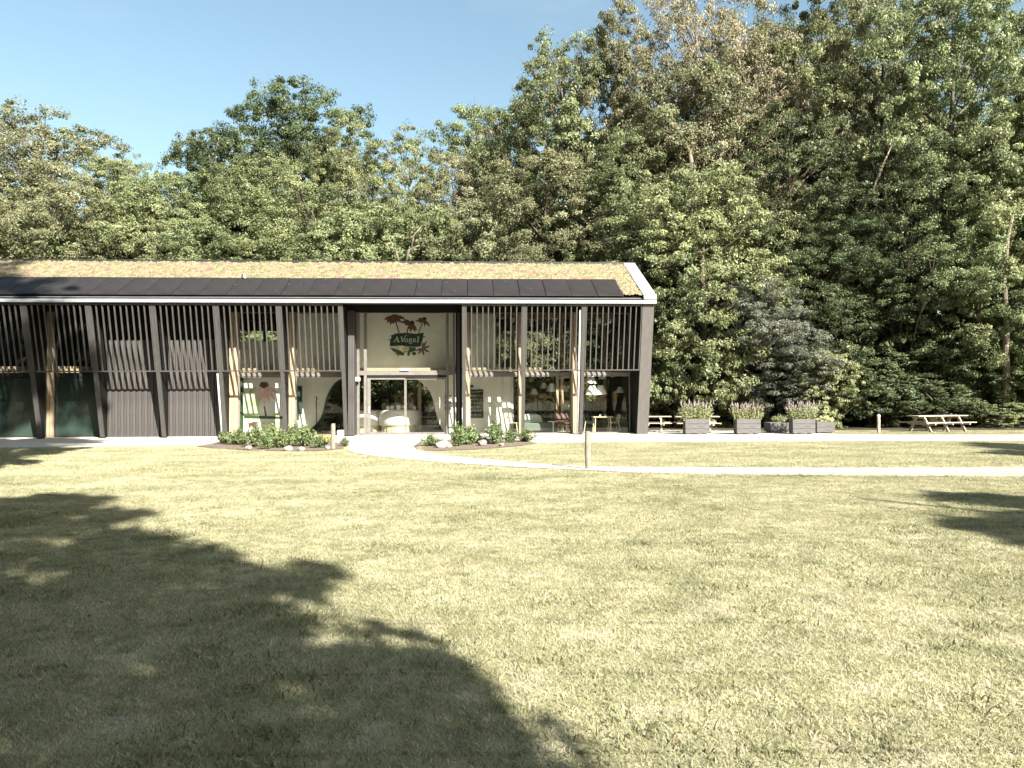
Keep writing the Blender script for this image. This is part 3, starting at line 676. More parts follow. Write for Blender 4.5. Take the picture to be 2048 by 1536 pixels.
# lettering A.Vogel, strokes with serifs
lt = MB()
YL = YI - .0165
def stroke(a, b, w0, w1=None):
    w1 = w1 or w0; dx, dy = b[0] - a[0], b[1] - a[1]; l = math.hypot(dx, dy); nx_, ny_ = -dy / l, dx / l
    q = [(a[0] + nx_ * w0, a[1] + ny_ * w0), (b[0] + nx_ * w1, b[1] + ny_ * w1), (b[0] - nx_ * w1, b[1] - ny_ * w1), (a[0] - nx_ * w0, a[1] - ny_ * w0)]
    lt.slab(P(Z8(q), YL)[::-1], YL - .002, YL)
def arc(cx, cy, rx, ry, a0, a1, w0, w1, n=10, tilt=.12):
    pt = [(cx + rx * math.cos(R(a0 + (a1 - a0) * i / n)) - tilt * ry * math.sin(R(a0 + (a1 - a0) * i / n)), cy + ry * math.sin(R(a0 + (a1 - a0) * i / n))) for i in range(n + 1)]
    for i in range(n):
        f = abs(math.cos(R(a0 + (a1 - a0) * (i + .5) / n))); w = w1 + (w0 - w1) * f; stroke(pt[i], pt[i + 1], w, w)
stroke((528, 918), (592, 806), 5, 7); stroke((590, 806), (622, 918), 13, 13); stroke((556, 884), (612, 884), 5)
stroke((510, 920), (556, 920), 4); stroke((595, 920), (645, 920), 4)
stroke((646, 912), (662, 912), 8)
stroke((690, 812), (716, 918), 13, 12); stroke((716, 918), (768, 800), 5, 6); stroke((768, 800), (800, 765), 6, 5); stroke((668, 810), (716, 810), 4)
arc(798, 885, 32, 38, 0, 360, 10, 5)
arc(886, 872, 26, 25, 0, 360, 9, 5); stroke((906, 852), (932, 846), 6); stroke((868, 895), (872, 910), 6); arc(890, 935, 34, 20, 0, 360, 7, 5)
arc(978, 885, 30, 36, 20, 330, 10, 5); stroke((952, 880), (1004, 868), 5)
stroke((1066, 802), (1048, 918), 10); stroke((1044, 806), (1068, 802), 5); stroke((1030, 920), (1074, 920), 4)
lt.build('lettering', 'letter', iw, label='pale letters reading A.Vogel')

# ------------------------------------------------------------------ furniture inside, each a thing of its own
def loc(px, Yl): x = bx(px, Yl); p = bw(x, Yl, .032); return (p.x, p.y, .032)
# round counters
def counter(px, Yl, rad, label):
    t = thing('reception_counter', label, 'counter', loc(px, Yl), 0)
    MB().lathe((0, 0, 0), [(rad * .86, .0), (rad * .90, .30)], 40).build('plinth', 'ply', t, smooth=False)
    MB().lathe((0, 0, 0), [(rad * .94, .302), (rad, .36), (rad, .98), (rad * .97, 1.04), (rad * .93, 1.06)], 40).build('drum', 'white', t, smooth=True)
    for k in range(24):
        a = 2 * math.pi * k / 24; 
        o = link('stave', bpy.data.meshes.get('stave') or MB().box(-.06, .06, 0, .012, 0, .28).mesh('stave', 'ply'), t, (math.sin(a) * rad * .9, -math.cos(a) * rad * .9, .01)); o.rotation_euler = (0, 0, a)
    return t
counter(801, 5.6, 1.06, 'large round white reception counter on a pale wood plinth behind the glass doors')
counter(733, 6.0, .85, 'smaller round white counter left of the large one, partly behind the door frame')
bxm = MB().box(-.09, .09, -.06, .06, 0, .14)
for i, (q, sc_) in enumerate(((776, 1), (784, 1.2), (797, 1.3), (829, 1.1))):
    x = bx(q, 5.2); p = bw(x, 5.1 + .1 * (i % 2), 1.1)
    tag(MB().box(-.07 * sc_, .07 * sc_, -.05, .05, 0, .17 * sc_).build('display_box', 'white', None, (p.x, p.y, 1.094), bevel=.01),
        ['small white display box at the left end of the counter top', 'white display box second from left on the counter', 'tallest white display box in the middle of the counter', 'white display box alone at the right of the counter'][i], 'box')
# coat stand
p = loc(633, 3.6); cs = thing('coat_stand', 'slim black coat stand before the white curved wall', 'coat stand', p)
MB().tube([(0, 0, 0), (0, 0, 1.75)], .022, 8).build('pole', 'black', cs); MB().lathe((0, 0, 0), [(.2, 0), (.18, .02)], 14).build('foot', 'black', cs)
for k in range(8):
    z = 1.15 + k * .075; a = k * 2.2; MB().bar((0, 0, z), (.13 * math.cos(a), .13 * math.sin(a), z + .05), .015).build('peg', 'black', cs)
# pendant lamps
def pendant(px, py, Yl, r, label):
    x, z = bl(px, py, Yl); p = bw(x, Yl, z); t = thing('pendant_lamp', label, 'pendant lamp', p, 0, None)
    prof = [(r, 0), (r * .97, .03), (r * .42, r * 1.25), (r * .36, r * 1.3)]
    MB().lathe((0, 0, 0), prof, 24).build('lamp_shade', 'white', t, smooth=False)
    zc_ = 5.88 + .507 * (min(Yl, 2 * YR - Yl) + .1) - .3 - z
    MB().tube([(0, 0, r * 1.3), (0, 0, zc_)], .008, 6).build('cord', 'black', t)
pendant(1181, 767, 2.75, .30, 'sunlit white pendant lamp hanging highest left of the cluster by the second window')
pendant(1205, 758, 4.6, .20, 'grey looking pendant lamp behind the sunlit cluster')
pendant(1184, 790, 2.7, .34, 'lowest left sunlit white pendant lamp above the pale table')
pendant(1201, 789, 2.95, .33, 'lowest right sunlit white pendant lamp above the pale table')
pendant(1104, 783, 5.0, .30, 'shaded white pendant lamp left of the two timber posts')
pendant(1088, 777, 5.6, .22, 'small shaded pendant lamp above the sage sofa')
pendant(1068, 789, 5.4, .22, 'shaded pendant lamp nearest the white trunk indoors')
pendant(1127, 783, 5.6, .26, 'shaded pendant lamp right of the two timber posts')
pendant(1240, 786, 5.2, .24, 'dim pendant lamp in the last bay, left of two')
pendant(1256, 786, 5.8, .22, 'dim pendant lamp in the last bay, right of two')
# sofa
sf = thing('sofa', 'sage green sofa with a pale mint back cushion inside the window', 'sofa', loc(1080, 3.3), PHI)
MB().box(-.95, .80, -.1, .75, .05, .44).build('seat_base', 'sage', sf, bevel=.06); bcm = MB().slab([(-.95, .44), (.18, .44), (.10, .70), (-.08, .84), (-.95, .86)], .40, .68).build('back_cushion', 'mint', sf, bevel=.04)
# rust lounge chair
ch = thing('lounge_chair', 'rust brown lounge chair beside the sage sofa', 'chair', loc(1122, 3.5), PHI)
MB().hexa([(-.34, .1, .50), (.34, .1, .50), (.34, .2, .50), (-.34, .2, .50), (-.38, .25, .88), (.38, .25, .88), (.38, .33, .88), (-.38, .33, .88)]).build('backrest', 'rust', ch, bevel=.03)
MB().box(-.32, .32, -.4, .2, .38, .47).build('seat', 'rust', ch, bevel=.03)
for sx in (-.28, .28):
    for sy in (-.36, .16): MB().bar((sx, sy, 0), (sx * .85, sy * .9, .39), .035).build('leg', 'rust', ch)
tb = thing('coffee_table', 'small round white table between sofa and lounge chair', 'table', loc(1106, 2.85), 0)
MB().lathe((0, 0, 0), [(.2, 0), (.19, .02)], 16).build('foot', 'white', tb); MB().tube([(0, 0, .02), (0, 0, .5)], .03).build('stem', 'white', tb); MB().lathe((0, 0, 0), [(.24, .5), (.24, .53)], 20).build('tabletop', 'white', tb)
# cafe table and two chairs
ct = thing('cafe_table', 'pale wooden café table in the last window bay', 'table', loc(1203, 3.0), PHI)
MB().box(-.45, .45, -.35, .35, .70, .735).build('tabletop', 'ply', ct)
for sx in (-.38, .38):
    for sy in (-.28, .28): MB().bar((sx, sy, 0), (sx * .92, sy * .92, .7), .04).build('leg', 'ply', ct)
for i, q in enumerate((1200, 1210)):
    p = bw(bx(q, 3.0), 3.0, .767); tag(MB().lathe((0, 0, 0), [(.045, 0), (.06, .05), (.05, .09)], 10).build('cup', 'white', None, p), ['white cup on the left of the café table', 'white cup on the right of the café table'][i], 'cup')
def cchair(px, Yl, face, m, label):
    t = thing('cafe_chair', label, 'chair', loc(px, Yl), face)
    MB().box(-.21, .21, -.21, .21, .43, .46).build('seat', m, t, bevel=.01)
    MB().hexa([(-.22, .18, .48), (.22, .18, .48), (.22, .21, .48), (-.22, .21, .48), (-.24, .26, .84), (.24, .26, .84), (.24, .29, .84), (-.24, .29, .84)]).build('backrest', m, t, bevel=.01)
    for sx in (-1, 1):
        MB().bar((sx * .24, -.24, 0), (sx * .18, -.17, .44), .032).build('leg', 'ply', t); MB().bar((sx * .25, .26, 0), (sx * .19, .18, .52), .032).build('leg', 'ply', t)
cchair(1178, 2.75, R(85), 'darkgreen', 'bottle green café chair left of the pale table')
cchair(1226, 2.95, R(-80), 'ply', 'pale wooden café chair right of the pale table')
cchair(1026, 3.6, R(80), 'ply', 'wooden café chair in the shade behind the third strut from the right')

# ------------------------------------------------------------------ foliage
def leaves(C, N, size, rnd, tint, flat=.75):
    """one rhombus leaf at each C; N general outward direction"""
    n = len(C)
    nrm = N * .8 + rnd.normal(size=(n, 3)) * flat; nrm /= np.linalg.norm(nrm, axis=1)[:, None] + 1e-9
    a = rnd.normal(size=(n, 3)); a -= nrm * (a * nrm).sum(1)[:, None]; a /= np.linalg.norm(a, axis=1)[:, None] + 1e-9
    b = np.cross(nrm, a); s = size * rnd.uniform(.6, 1.3, (n, 1)); 
    l = a * s; w = b * s * rnd.uniform(.42, .62, (n, 1)); drop = nrm * s * -.15
    V = np.stack([C - l, C - w * .9 + l * .1, C + l + drop, C + w * .9 + l * .1], 1).reshape(-1, 3)
    F = np.arange(n * 4).reshape(-1, 4)
    return V, F, tint
def profile(t, kind):
    if kind == 'oak': return np.clip(1 - np.abs(2 * t - .95) ** 2.6, .02, 1) ** .5
    if kind == 'tall': return np.clip(1 - np.abs(2 * t - .85) ** 2.4 * .75, .02, 1) ** .5 * (1 - .15 * t)
    if kind == 'round': return np.sqrt(np.clip(1 - (t * 2 - 1) ** 2, 0.02, 1))
    if kind == 'bush': return np.sqrt(np.clip(1 - (t * 1.15 - .15) ** 2, 0.02, 1))
def make_crown(name, seed, H, Rr, base, nc, npc, leaf, cr, kind, shell=.55, thin=1.0):
    rnd = np.random.default_rng(seed)
    # uneven envelope: a few lobes bulge, others are missing
    th0 = rnd.uniform(0, 2 * np.pi, 6); am = rnd.uniform(-.22, .28, 6); ph = rnd.uniform(0, 6, 6); kz = rnd.uniform(2, 7, 6)
    def bulge(th, t): return 1 + sum(am[i] * np.cos((i // 2 + 1) * th + th0[i] + kz[i] * t + ph[i]) for i in range(6)) * .8
    # boughs on and inside the envelope, leaf clumps over the upper and outer face of every bough
    BC = []; nb_ = max(6, nc // 8)
    while len(BC) < nb_:
        t = rnd.uniform(0, 1) ** .95; th = rnd.uniform(0, 2 * np.pi)
        f = rnd.uniform(.1, .7) if rnd.random() < shell * .5 else rnd.uniform(.72, .98)
        r = Rr * profile(np.array(t), kind) * np.clip(bulge(th, t), .62, 1.15) * f
        p = np.array([r * math.cos(th), r * math.sin(th), H * base + (H * (1 - base) - 1.15 * cr) * t])
        if all(np.linalg.norm(p - q) > cr * 1.12 for q in BC) or rnd.random() < .05: BC.append(p)
    C = []; Vs = []; Ns = []; T = []
    for c in BC:
        out = c / (np.linalg.norm(c[:2]) + 1e-6) * np.array([1, 1, 0]); bs = cr * rnd.uniform(.95, 1.75); bt = rnd.normal(0, .12)
        m = int(nc / nb_ * rnd.uniform(.8, 1.25) * (bs / cr / 1.3) ** 2)
        for _ in range(m):
            d = rnd.normal(size=3) + out * .35 + np.array([0, 0, .42]); d /= np.linalg.norm(d)
            cc = c + d * bs * rnd.uniform(.6, 1.1) * np.array([1, 1, .9]); C.append(tuple(cc))
            k = int(npc * rnd.uniform(.5, 1.4) * thin); s = cr * .45 * rnd.uniform(.55, 1.3); el = np.array([rnd.uniform(.8, 1.5), rnd.uniform(.8, 1.5), rnd.uniform(.5, .85)])
            e = rnd.normal(size=(k, 3)); e /= np.linalg.norm(e, axis=1)[:, None]
            Vs.append(cc + e * rnd.uniform(0, 1, (k, 1)) ** .5 * s * el); Ns.append(e * .45 + d * .6 + out * .25 + np.array([0, 0, .35])); T.append(np.clip(rnd.normal(.5, .27, k) + bt + rnd.normal(0, .12), 0, 1))
    Cc = np.concatenate(Vs); keep = Cc[:, 2] > .02; V, F, tt = leaves(Cc[keep], np.concatenate(Ns)[keep], leaf, rnd, np.concatenate(T)[keep], .5)
    return npmesh(name, V, F, tt, 'midgreen'), np.array(C)
def make_trunk(name, seed, H, base, C, r0, nb=34, m='bark', fork=False):
    rd = random.Random(seed); mb = MB(); top = H * .82; n = 9
    ax = []; x = y = 0
    for i in range(n):
        ax.append(Vector((x, y, top * i / (n - 1)))); x += rd.uniform(-.28, .28); y += rd.uniform(-.28, .28)
    mb.tube(ax, [r0 * (1.35 if i == 0 else 1) * (1 - .82 * i / (n - 1)) for i in range(n)], 9)
    def axp(z):
        f = max(0, min(.999, z / top)) * (n - 1); i = int(f); return ax[i].lerp(ax[i + 1], f - i)
    for c in rd.sample(list(map(tuple, C)), min(nb, len(C))):
        c = Vector(c); hd = math.hypot(c.x, c.y); zs = max(H * base * .7, min(top * .95, c.z - hd * rd.uniform(.5, .95)))
        a = axp(zs); m1 = a.lerp(c, .35) + Vector((rd.uniform(-.4, .4), rd.uniform(-.4, .4), hd * .06)); m2 = a.lerp(c, .7) + Vector((rd.uniform(-.4, .4), rd.uniform(-.4, .4), rd.uniform(-.2, .4)))
        rr = r0 * .33 * (1 - zs / H * .6); mb.tube([a, m1, m2, c], [rr, rr * .7, rr * .45, rr * .18], 6, False)
        for q in range(2):
            e_ = c + Vector((rd.uniform(-1, 1), rd.uniform(-1, 1), rd.uniform(0, 1))); mb.tube([m2, m2.lerp(e_, .5) + Vector((0, 0, .1)), e_], [rr * .35, rr * .22, rr * .08], 4, False)
    me = mb.mesh(name, m); me.polygons.foreach_set('use_smooth', [True] * len(me.polygons)); return me
VAR = {}
def variant(k, seed, H, Rr, base, nc, npc, leaf, cr, kind, r0, shell=.55, nb=34, m='bark'):
    me, C = make_crown('crown', seed, H, Rr, base, nc, npc, leaf, cr, kind, shell)
    VAR[k] = (me, make_trunk('trunk', seed + 50, H, base, C, r0, nb, m), H, Rr)
variant('oakA', 11, 22, 6.5, .08, 880, 180, .084, 1.20, 'oak', .38)
variant('oakB', 12, 23, 6.0, .06, 850, 180, .084, 1.12, 'tall', .36)
variant('oakC', 19, 22, 6.2, .10, 760, 165, .090, 1.30, 'oak', .36)
variant('thinA', 13, 24, 5.5, .24, 760, 90, .074, 1.10, 'tall', .30, nb=90, m='palebark')
variant('thinB', 14, 23, 5.5, .18, 760, 110, .088, 1.10, 'oak', .34, nb=70)
variant('mid', 15, 15, 4.8, .04, 800, 160, .080, 1.0, 'round', .26)
variant('beech', 16, 22, 6.5, .08, 1150, 125, .084, .95, 'round', .36, nb=50)
variant('high', 20, 30, 5.0, .40, 420, 170, .12, 1.25, 'round', .40, nb=50)
variant('bushA', 17, 5, 2.6, .0, 420, 110, .064, .52, 'bush', .10, nb=20)
variant('bushB', 18, 5, 2.2, .0, 380, 110, .064, .48, 'round', .09, nb=20)
def tree(px, d, ytop, wpx, var, m, label=None, group=None, name='tree', z=0, xy=None, hr=None, rz=None, cat=None, lim=None):
    me, tr, H, Rr = VAR[var]
    if xy is None:
        a = at(px, ytop, d); x, y, h = a.x, d, a.z; r = wpx * 1.14 / 2 / FPX * d
    else: (x, y), (h, r) = xy, hr
    t = thing(name, label or 'tall green tree deep in the dense wood behind the front row', cat or ('shrub' if name != 'tree' else 'tree'), (x, y, 0), rz if rz is not None else random.uniform(0, 6.28), group, (r / Rr, r / Rr, h / H))
    c = link('crown', me, t); c.material_slots[0].link = 'OBJECT'; c.material_slots[0].material = M[m]
    link('trunk', tr, t); return t
TR = [
 (90, 54, 195, 300, 'thinB', 'olive', 'olive brown airy tree at the far left edge of the skyline'),
 (-130, 52, 240, 320, 'oakA', 'olive', 'olive tree cut by the left edge of the photo behind the roof'),
 (10, 47, 395, 300, 'mid', 'midgreen', 'low mid green tree over the shaded left end of the roof'),
 (205, 50, 300, 230, 'oakB', 'midgreen', 'green tree left of the small airy treetop'),
 (270, 60, 285, 120, 'thinB', 'midgreen', 'slender airy treetop in the dip of the skyline left of the dark dome'),
 (430, 56, 255, 235, 'beech', 'dark_and_shaded', 'dark green shoulder of the dome left of its summit'),
 (590, 58, 160, 320, 'beech', 'dark_and_shaded', 'dark domed tree with the highest top left of the gap'),
 (360, 49, 335, 280, 'oakB', 'brightgreen', 'yellow green tree in front of the dark shoulder'),
 (545, 50, 300, 300, 'oakA', 'midgreen', 'broad mid green tree in front of the dark dome'),
 (690, 52, 228, 215, 'oakB', 'midgreen', 'green tree forming the right flank of the dome'),
 (800, 54, 240, 190, 'thinB', 'midgreen', 'tree with a notched top just left of the sky gap'),
 (730, 46, 400, 260, 'mid', 'brightgreen', 'lower green tree with pale limbs above the roof'),
 (470, 46, 430, 260, 'mid', 'midgreen', 'lower green tree above the roof left of the vent'),
 (905, 56, 285, 190, 'thinA', 'tan', 'tan green thin tree right of the sky gap'),
 (975, 60, 225, 120, 'thinA', 'tan', 'pale grey tan treetop nearly bare against the sky'),
 (960, 48, 400, 270, 'mid', 'olive', 'olive low tree above the middle of the roof'),
 (1090, 48, 290, 290, 'oakA', 'olive', 'olive oak filling the space above the right part of the roof'),
 (1130, 54, 45, 260, 'thinB', 'midgreen', 'tall oak with see-through boughs at the left end of the high wood'),
 (1235, 52, -15, 210, 'oakB', 'olive', 'tall oak with a rounded top left of the tan treetop'),
 (1250, 47, 260, 260, 'oakB', 'midgreen', 'dark green tree rising behind the gable'),
 (1400, 52, -120, 260, 'thinA', 'tan', 'tall tan treetop cut by the top edge of the photo'),
 (1380, 50, 110, 300, 'oakA', 'olive', 'olive brown oak below the tan treetop'),
 (1400, 42.5, 318, 290, 'mid', 'brightgreen', 'round light green tree in front of the high wood, above the gable corner'),
 (1535, 51, 30, 240, 'thinA', 'tan', 'tan oak in the notch right of the tallest tan treetop'),
 (1640, 50, -80, 260, 'oakB', 'midgreen', 'green tree right of the tan notch, its top cut off'),
 (1560, 46, 200, 240, 'thinB', 'dark_and_shaded', 'dark green tree with long bare stems behind the copper shrub'),
 (1760, 49, -70, 300, 'oakA', 'olive', 'olive oak in the middle of the right hand wood'),
 (1900, 45, -90, 340, 'oakA', 'brightgreen', 'large yellow green tree filling the upper right corner'),
 (1800, 44, 260, 280, 'thinB', 'dark_and_shaded', 'dark green tree over the low stake on the lawn'),
 (2060, 42, 120, 320, 'oakB', 'brightgreen', 'bright green tree cut by the right edge of the photo'),
 (1960, 42, 400, 240, 'mid', 'midgreen', 'mid green low boughed tree above the right hand picnic table'),
 (1700, 44, 420, 220, 'thinB', 'dark_and_shaded', 'dark tree with sky glinting through behind the stake'),
 (2200, 44, -50, 340, 'oakA', 'midgreen', None),
 (110, 46, 330, 260, 'oakC', 'olive', 'olive tree in front of the airy one at the far left'),
 (300, 47, 385, 230, 'mid', 'midgreen', 'mid green rounded tree above the seam of the roof left of the dome'),
 (620, 47, 350, 300, 'oakC', 'midgreen', 'mid green tree in front of the right half of the dome'),
 (850, 47, 400, 210, 'mid', 'midgreen', 'low green tree just left of the sky gap above the roof'),
 (520, 57, 200, 260, 'oakC', 'dark_and_shaded', 'dark left shoulder close beside the summit of the dome'),
 (40, 58, 230, 260, 'oakC', 'olive', 'olive crown behind the airy one at the far left'),
 (1330, 51, 90, 260, 'oakC', 'olive', 'olive crown between the rounded oak and the tan treetop'),
 (1480, 54, -10, 240, 'oakC', 'olive', 'olive crown behind the tallest tan treetop'),
 (1620, 44, 420, 220, 'thinB', 'dark_and_shaded', 'dark green crown above the light green shrub'),
]
for i, a in enumerate(TR):
    tree(*a[:6], a[6], None if a[6] else 'trees deep in the wood')
random.seed(21)
for px in range(980, 2350, 120):
    tree(px + random.uniform(-30, 30), random.uniform(57, 66), random.uniform(70, 260) if px < 1500 else random.uniform(-20, 200), random.uniform(230, 300), ('thinB' if 1540 < px < 1960 else random.choice(['oakA', 'oakB', 'beech'])), random.choice(['dark_and_shaded', 'midgreen', 'olive']), None, 'trees deep in the wood')
for px in range(-150, 960, 130):
    tree(px, random.uniform(58, 64), random.uniform(390, 430), 260, random.choice(['oakA', 'beech']), random.choice(['dark_and_shaded', 'midgreen']), None, 'trees deep in the wood')
# understorey along the wood's edge
US = [
 (1530, 41.0, 548, 205, 'mid', 'copper', 'big copper grey shrub behind the middle planters'),
 (1655, 40, 700, 110, 'bushB', 'brightgreen', 'light green shrub right of the copper one'),
 (1350, 42, 560, 150, 'bushB', 'midgreen', 'dark green shrub just right of the gable'),
 (1420, 41.5, 650, 140, 'bushA', 'midgreen', 'green shrub behind the first planter'),
 (1740, 41.5, 690, 190, 'bushA', 'dark_and_shaded', 'very dark shrub behind the pale stake'),
 (1830, 43, 680, 220, 'bushB', 'dark_and_shaded', 'tall dark shrub behind the right hand picnic table'),
 (1850, 41, 740, 200, 'bushA', 'dark_and_shaded', 'low dark shrub just behind the right hand picnic table'),
 (1930, 42.5, 690, 200, 'bushA', 'dark_and_shaded', 'dark shrub over the right end of the picnic table'),
 (2010, 39.5, 800, 100, 'bushA', 'brightgreen', 'small light shrub at the lawn edge right of the picnic table'),
 (2060, 41, 620, 160, 'bushB', 'midgreen', 'green shrub at the right edge of the photo'),
 (1590, 42, 690, 160, 'bushB', 'dark_and_shaded', 'dark shrub between copper and light green shrubs'),
 (1650, 44, 560, 190, 'bushA', 'dark_and_shaded', 'tall dark shrub rising behind the light green one'),
 (1290, 46, 560, 160, 'bushA', 'dark_and_shaded', 'dark shrub half hidden by the gable'),
]
for a in US: tree(*a[:6], a[6], None, 'shrub')
for i in range(15):
    q = at(1150 + i * 75, 700, 47 + (i % 3) * 2)
    tree(0, 0, 0, 0, random.choice(['bushA', 'bushB']), random.choice(['dark_and_shaded', 'midgreen']), 'shadowy shrub under the tall trees of the wood', 'shadowy shrubs in the wood', 'shrub', xy=(q.x, q.y), hr=(random.uniform(4, 6.5), random.uniform(2.4, 3.2)))
for i in range(13):   # green seen through the building
    q = bw(-BAY * i * .85 + 1.5, 17.5 + 1.5 * (i % 2), 0)
    tree(0, 0, 0, 0, random.choice(['bushA', 'bushB']), random.choice(['brightgreen', 'midgreen']), 'green shrub behind the pavilion, seen through its windows', 'shrubs seen through the windows', 'shrub', xy=(q.x, q.y), hr=(random.uniform(4.5, 7), random.uniform(1.9, 2.6)))
# pale bare limbs that stand out from a few crowns
def limb(key, pts, d, r0, r1):
    t = next(o for o in COL.objects if o.get('label', '').startswith(key)); bpy.context.view_layer.update()
    P_ = [at(px, py, d) for px, py in pts]; n = len(P_); inv = t.matrix_world.inverted()
    mb = MB().tube(P_, [r0 + (r1 - r0) * k / (n - 1) for k in range(n)], 8); mb.v = [tuple(inv @ Vector(v)) for v in mb.v]
    mb.build('limb', 'palebark', t, smooth=True)
limb('olive brown oak below', [(1386, 420), (1385, 340), (1378, 298), (1349, 270), (1330, 262)], 47.3, .20, .06)
limb('olive brown oak below', [(1430, 400), (1434, 345), (1442, 308), (1478, 282)], 47.5, .13, .04)
limb('tan oak in the notch', [(1500, 250), (1517, 224), (1560, 184), (1572, 172)], 48.5, .10, .03)
limb('mid green tree over' if 0 else 'dark green tree over', [(1742, 390), (1757, 352), (1768, 325), (1784, 290)], 42.0, .09, .03)
limb('bright green tree cut by', [(2014, 780), (2011, 700), (2013, 640), (2008, 560), (2016, 470), (2026, 430)], 39.6, .19, .07)
limb('lower green tree with pale', [(812, 525), (818, 500), (836, 492), (872, 497)], 43.5, .08, .03)
limb('lower green tree with pale', [(798, 525), (790, 495), (778, 478)], 43.5, .07, .03)
limb('lower green tree with pale', [(822, 500), (828, 470), (845, 450)], 43.5, .06, .03)
def inside(poly, X, Y):
    r = np.zeros(len(X), bool); n = len(poly); j = n - 1
    for i in range(n):
        xi, yi = poly[i][:2]; xj, yj = poly[j][:2]
        c = ((yi > Y) != (yj > Y)) & (X < (xj - xi) * (Y - yi) / (yj - yi + 1e-12) + xi); r ^= c; j = i
    return r
SX, SY = sd.x / sd.z, sd.y / sd.z          # towards the sun, per metre of height
def shade_tree(T, polys, holes, H, r0, seed, thick=1.3, rc=.40, gap=.46):
    """a tree whose boughs stand between the sun and the patch of lawn that the photo shows shaded"""
    rnd = np.random.default_rng(seed); C = []
    for poly in polys:
        g = [G2(*p) for p in poly]; xs = [p[0] for p in g]; ys = [p[1] for p in g]
        nx_ = max(2, int((max(xs) - min(xs)) / gap)); ny_ = max(2, int((max(ys) - min(ys)) / gap))
        X, Y = np.meshgrid(np.linspace(min(xs), max(xs), nx_), np.linspace(min(ys), max(ys), ny_)); X = X.ravel() + rnd.normal(0, gap * .25, X.size); Y = Y.ravel() + rnd.normal(0, gap * .25, Y.size)
        ok = inside(g, X, Y)
        for hx, hy, hr_ in holes:
            q = G2(hx, hy); ok &= (X - q[0]) ** 2 + (Y - q[1]) ** 2 > hr_ ** 2
        for x, y in zip(X[ok], Y[ok]):
            z = ((T[0] - x) * SX + (T[1] - y) * SY) / (SX * SX + SY * SY) + rnd.normal(0, thick)
            bx_, by_ = x + SX * z, y + SY * z
            if by_ > -.5 and abs(bx_) < .70 * by_ + 1.3 and z - 1.6 < .58 * by_ + 1.2: continue      # no bough reaches in front of the lens
            if 2.5 < z < H: C.append((bx_ - T[0], by_ - T[1], z))
    Vs = []; Ns = []
    for c in C:
        k = int(rnd.uniform(110, 190)); e = rnd.normal(size=(k, 3)); e /= np.linalg.norm(e, axis=1)[:, None]
        Vs.append(np.array(c) + e * rnd.uniform(0, 1, (k, 1)) ** .5 * rc * rnd.uniform(.7, 1.3)); Ns.append(e + np.array([0, 0, .4]))
    n = sum(len(v) for v in Vs); V, F, tt = leaves(np.concatenate(Vs), np.concatenate(Ns), .115, rnd, np.clip(rnd.normal(.5, .2, n), 0, 1))
    t = thing('tree', 'unseen tree around the photographer that casts shade or cuts sky light', 'tree', (T[0], T[1], 0), 0, 'trees behind the photographer')
    link('crown', npmesh('crown', V, F, tt, 'midgreen'), t); link('trunk', make_trunk('trunk', seed, min(H, max(c[2] for c in C)), .15, C, r0, 50), t)
LOW = [(-500, 1110), (0, 1095), (100, 1084), (175, 1093), (300, 1068), (390, 1080), (420, 1104), (450, 1124), (600, 1120), (655, 1143), (600, 1158), (610, 1172), (730, 1174), (650, 1192), (640, 1212), (700, 1228), (780, 1226), (850, 1240), (770, 1262),
       (790, 1285), (750, 1300), (825, 1320), (870, 1342), (882, 1375), (925, 1390), (955, 1422), (940, 1450), (930, 1475), (1024, 1492), (1170, 1540), (1300, 1640), (1300, 1800), (-500, 1800)]
UP2 = [(-500, 1010), (0, 1001), (175, 985), (202, 997), (170, 1012), (190, 1024), (285, 1026), (215, 1046), (120, 1058), (60, 1071), (0, 1080), (-500, 1085)]
shade_tree((5.2, -5.6), [LOW, UP2], [(600, 1246, .18), (560, 1250, .14), (735, 1412, .09), (242, 1098, .22), (575, 1192, .12)], 24, .42, 91)
RA = [(1864, 989), (1954, 984), (2048, 996), (2500, 990), (2500, 1030), (2048, 1016), (1974, 1013)]
RB = [(1819, 1037), (1900, 1036), (1964, 1034), (2048, 1028), (2500, 1030), (2500, 1150), (2048, 1094), (1990, 1083), (1949, 1069), (1890, 1052)]
shade_tree((13.5, -.8), [RA, RB], [], 16, .3, 92, .9, .30, .36)
RC = [(1929, 885), (2048, 889), (2500, 890), (2500, 925), (2048, 912), (1974, 906), (2010, 898), (1960, 892)]
shade_tree((25, 9.6), [RC], [], 18, .3, 93, 1.2, .42, .5)
UP1 = [(-600, 942), (0, 936), (110, 931), (115, 926), (40, 921), (130, 917), (60, 912), (110, 907), (165, 898), (175, 896), (100, 893), (60, 890), (200, 884), (150, 879), (-600, 879)]
UP0 = [(-600, 987), (0, 973), (20, 968), (0, 962), (37, 955), (0, 951), (-600, 950)]
shade_tree((-8.6, 6.2), [UP1, UP0], [], 34, .4, 94, 1.0, .40, .55)
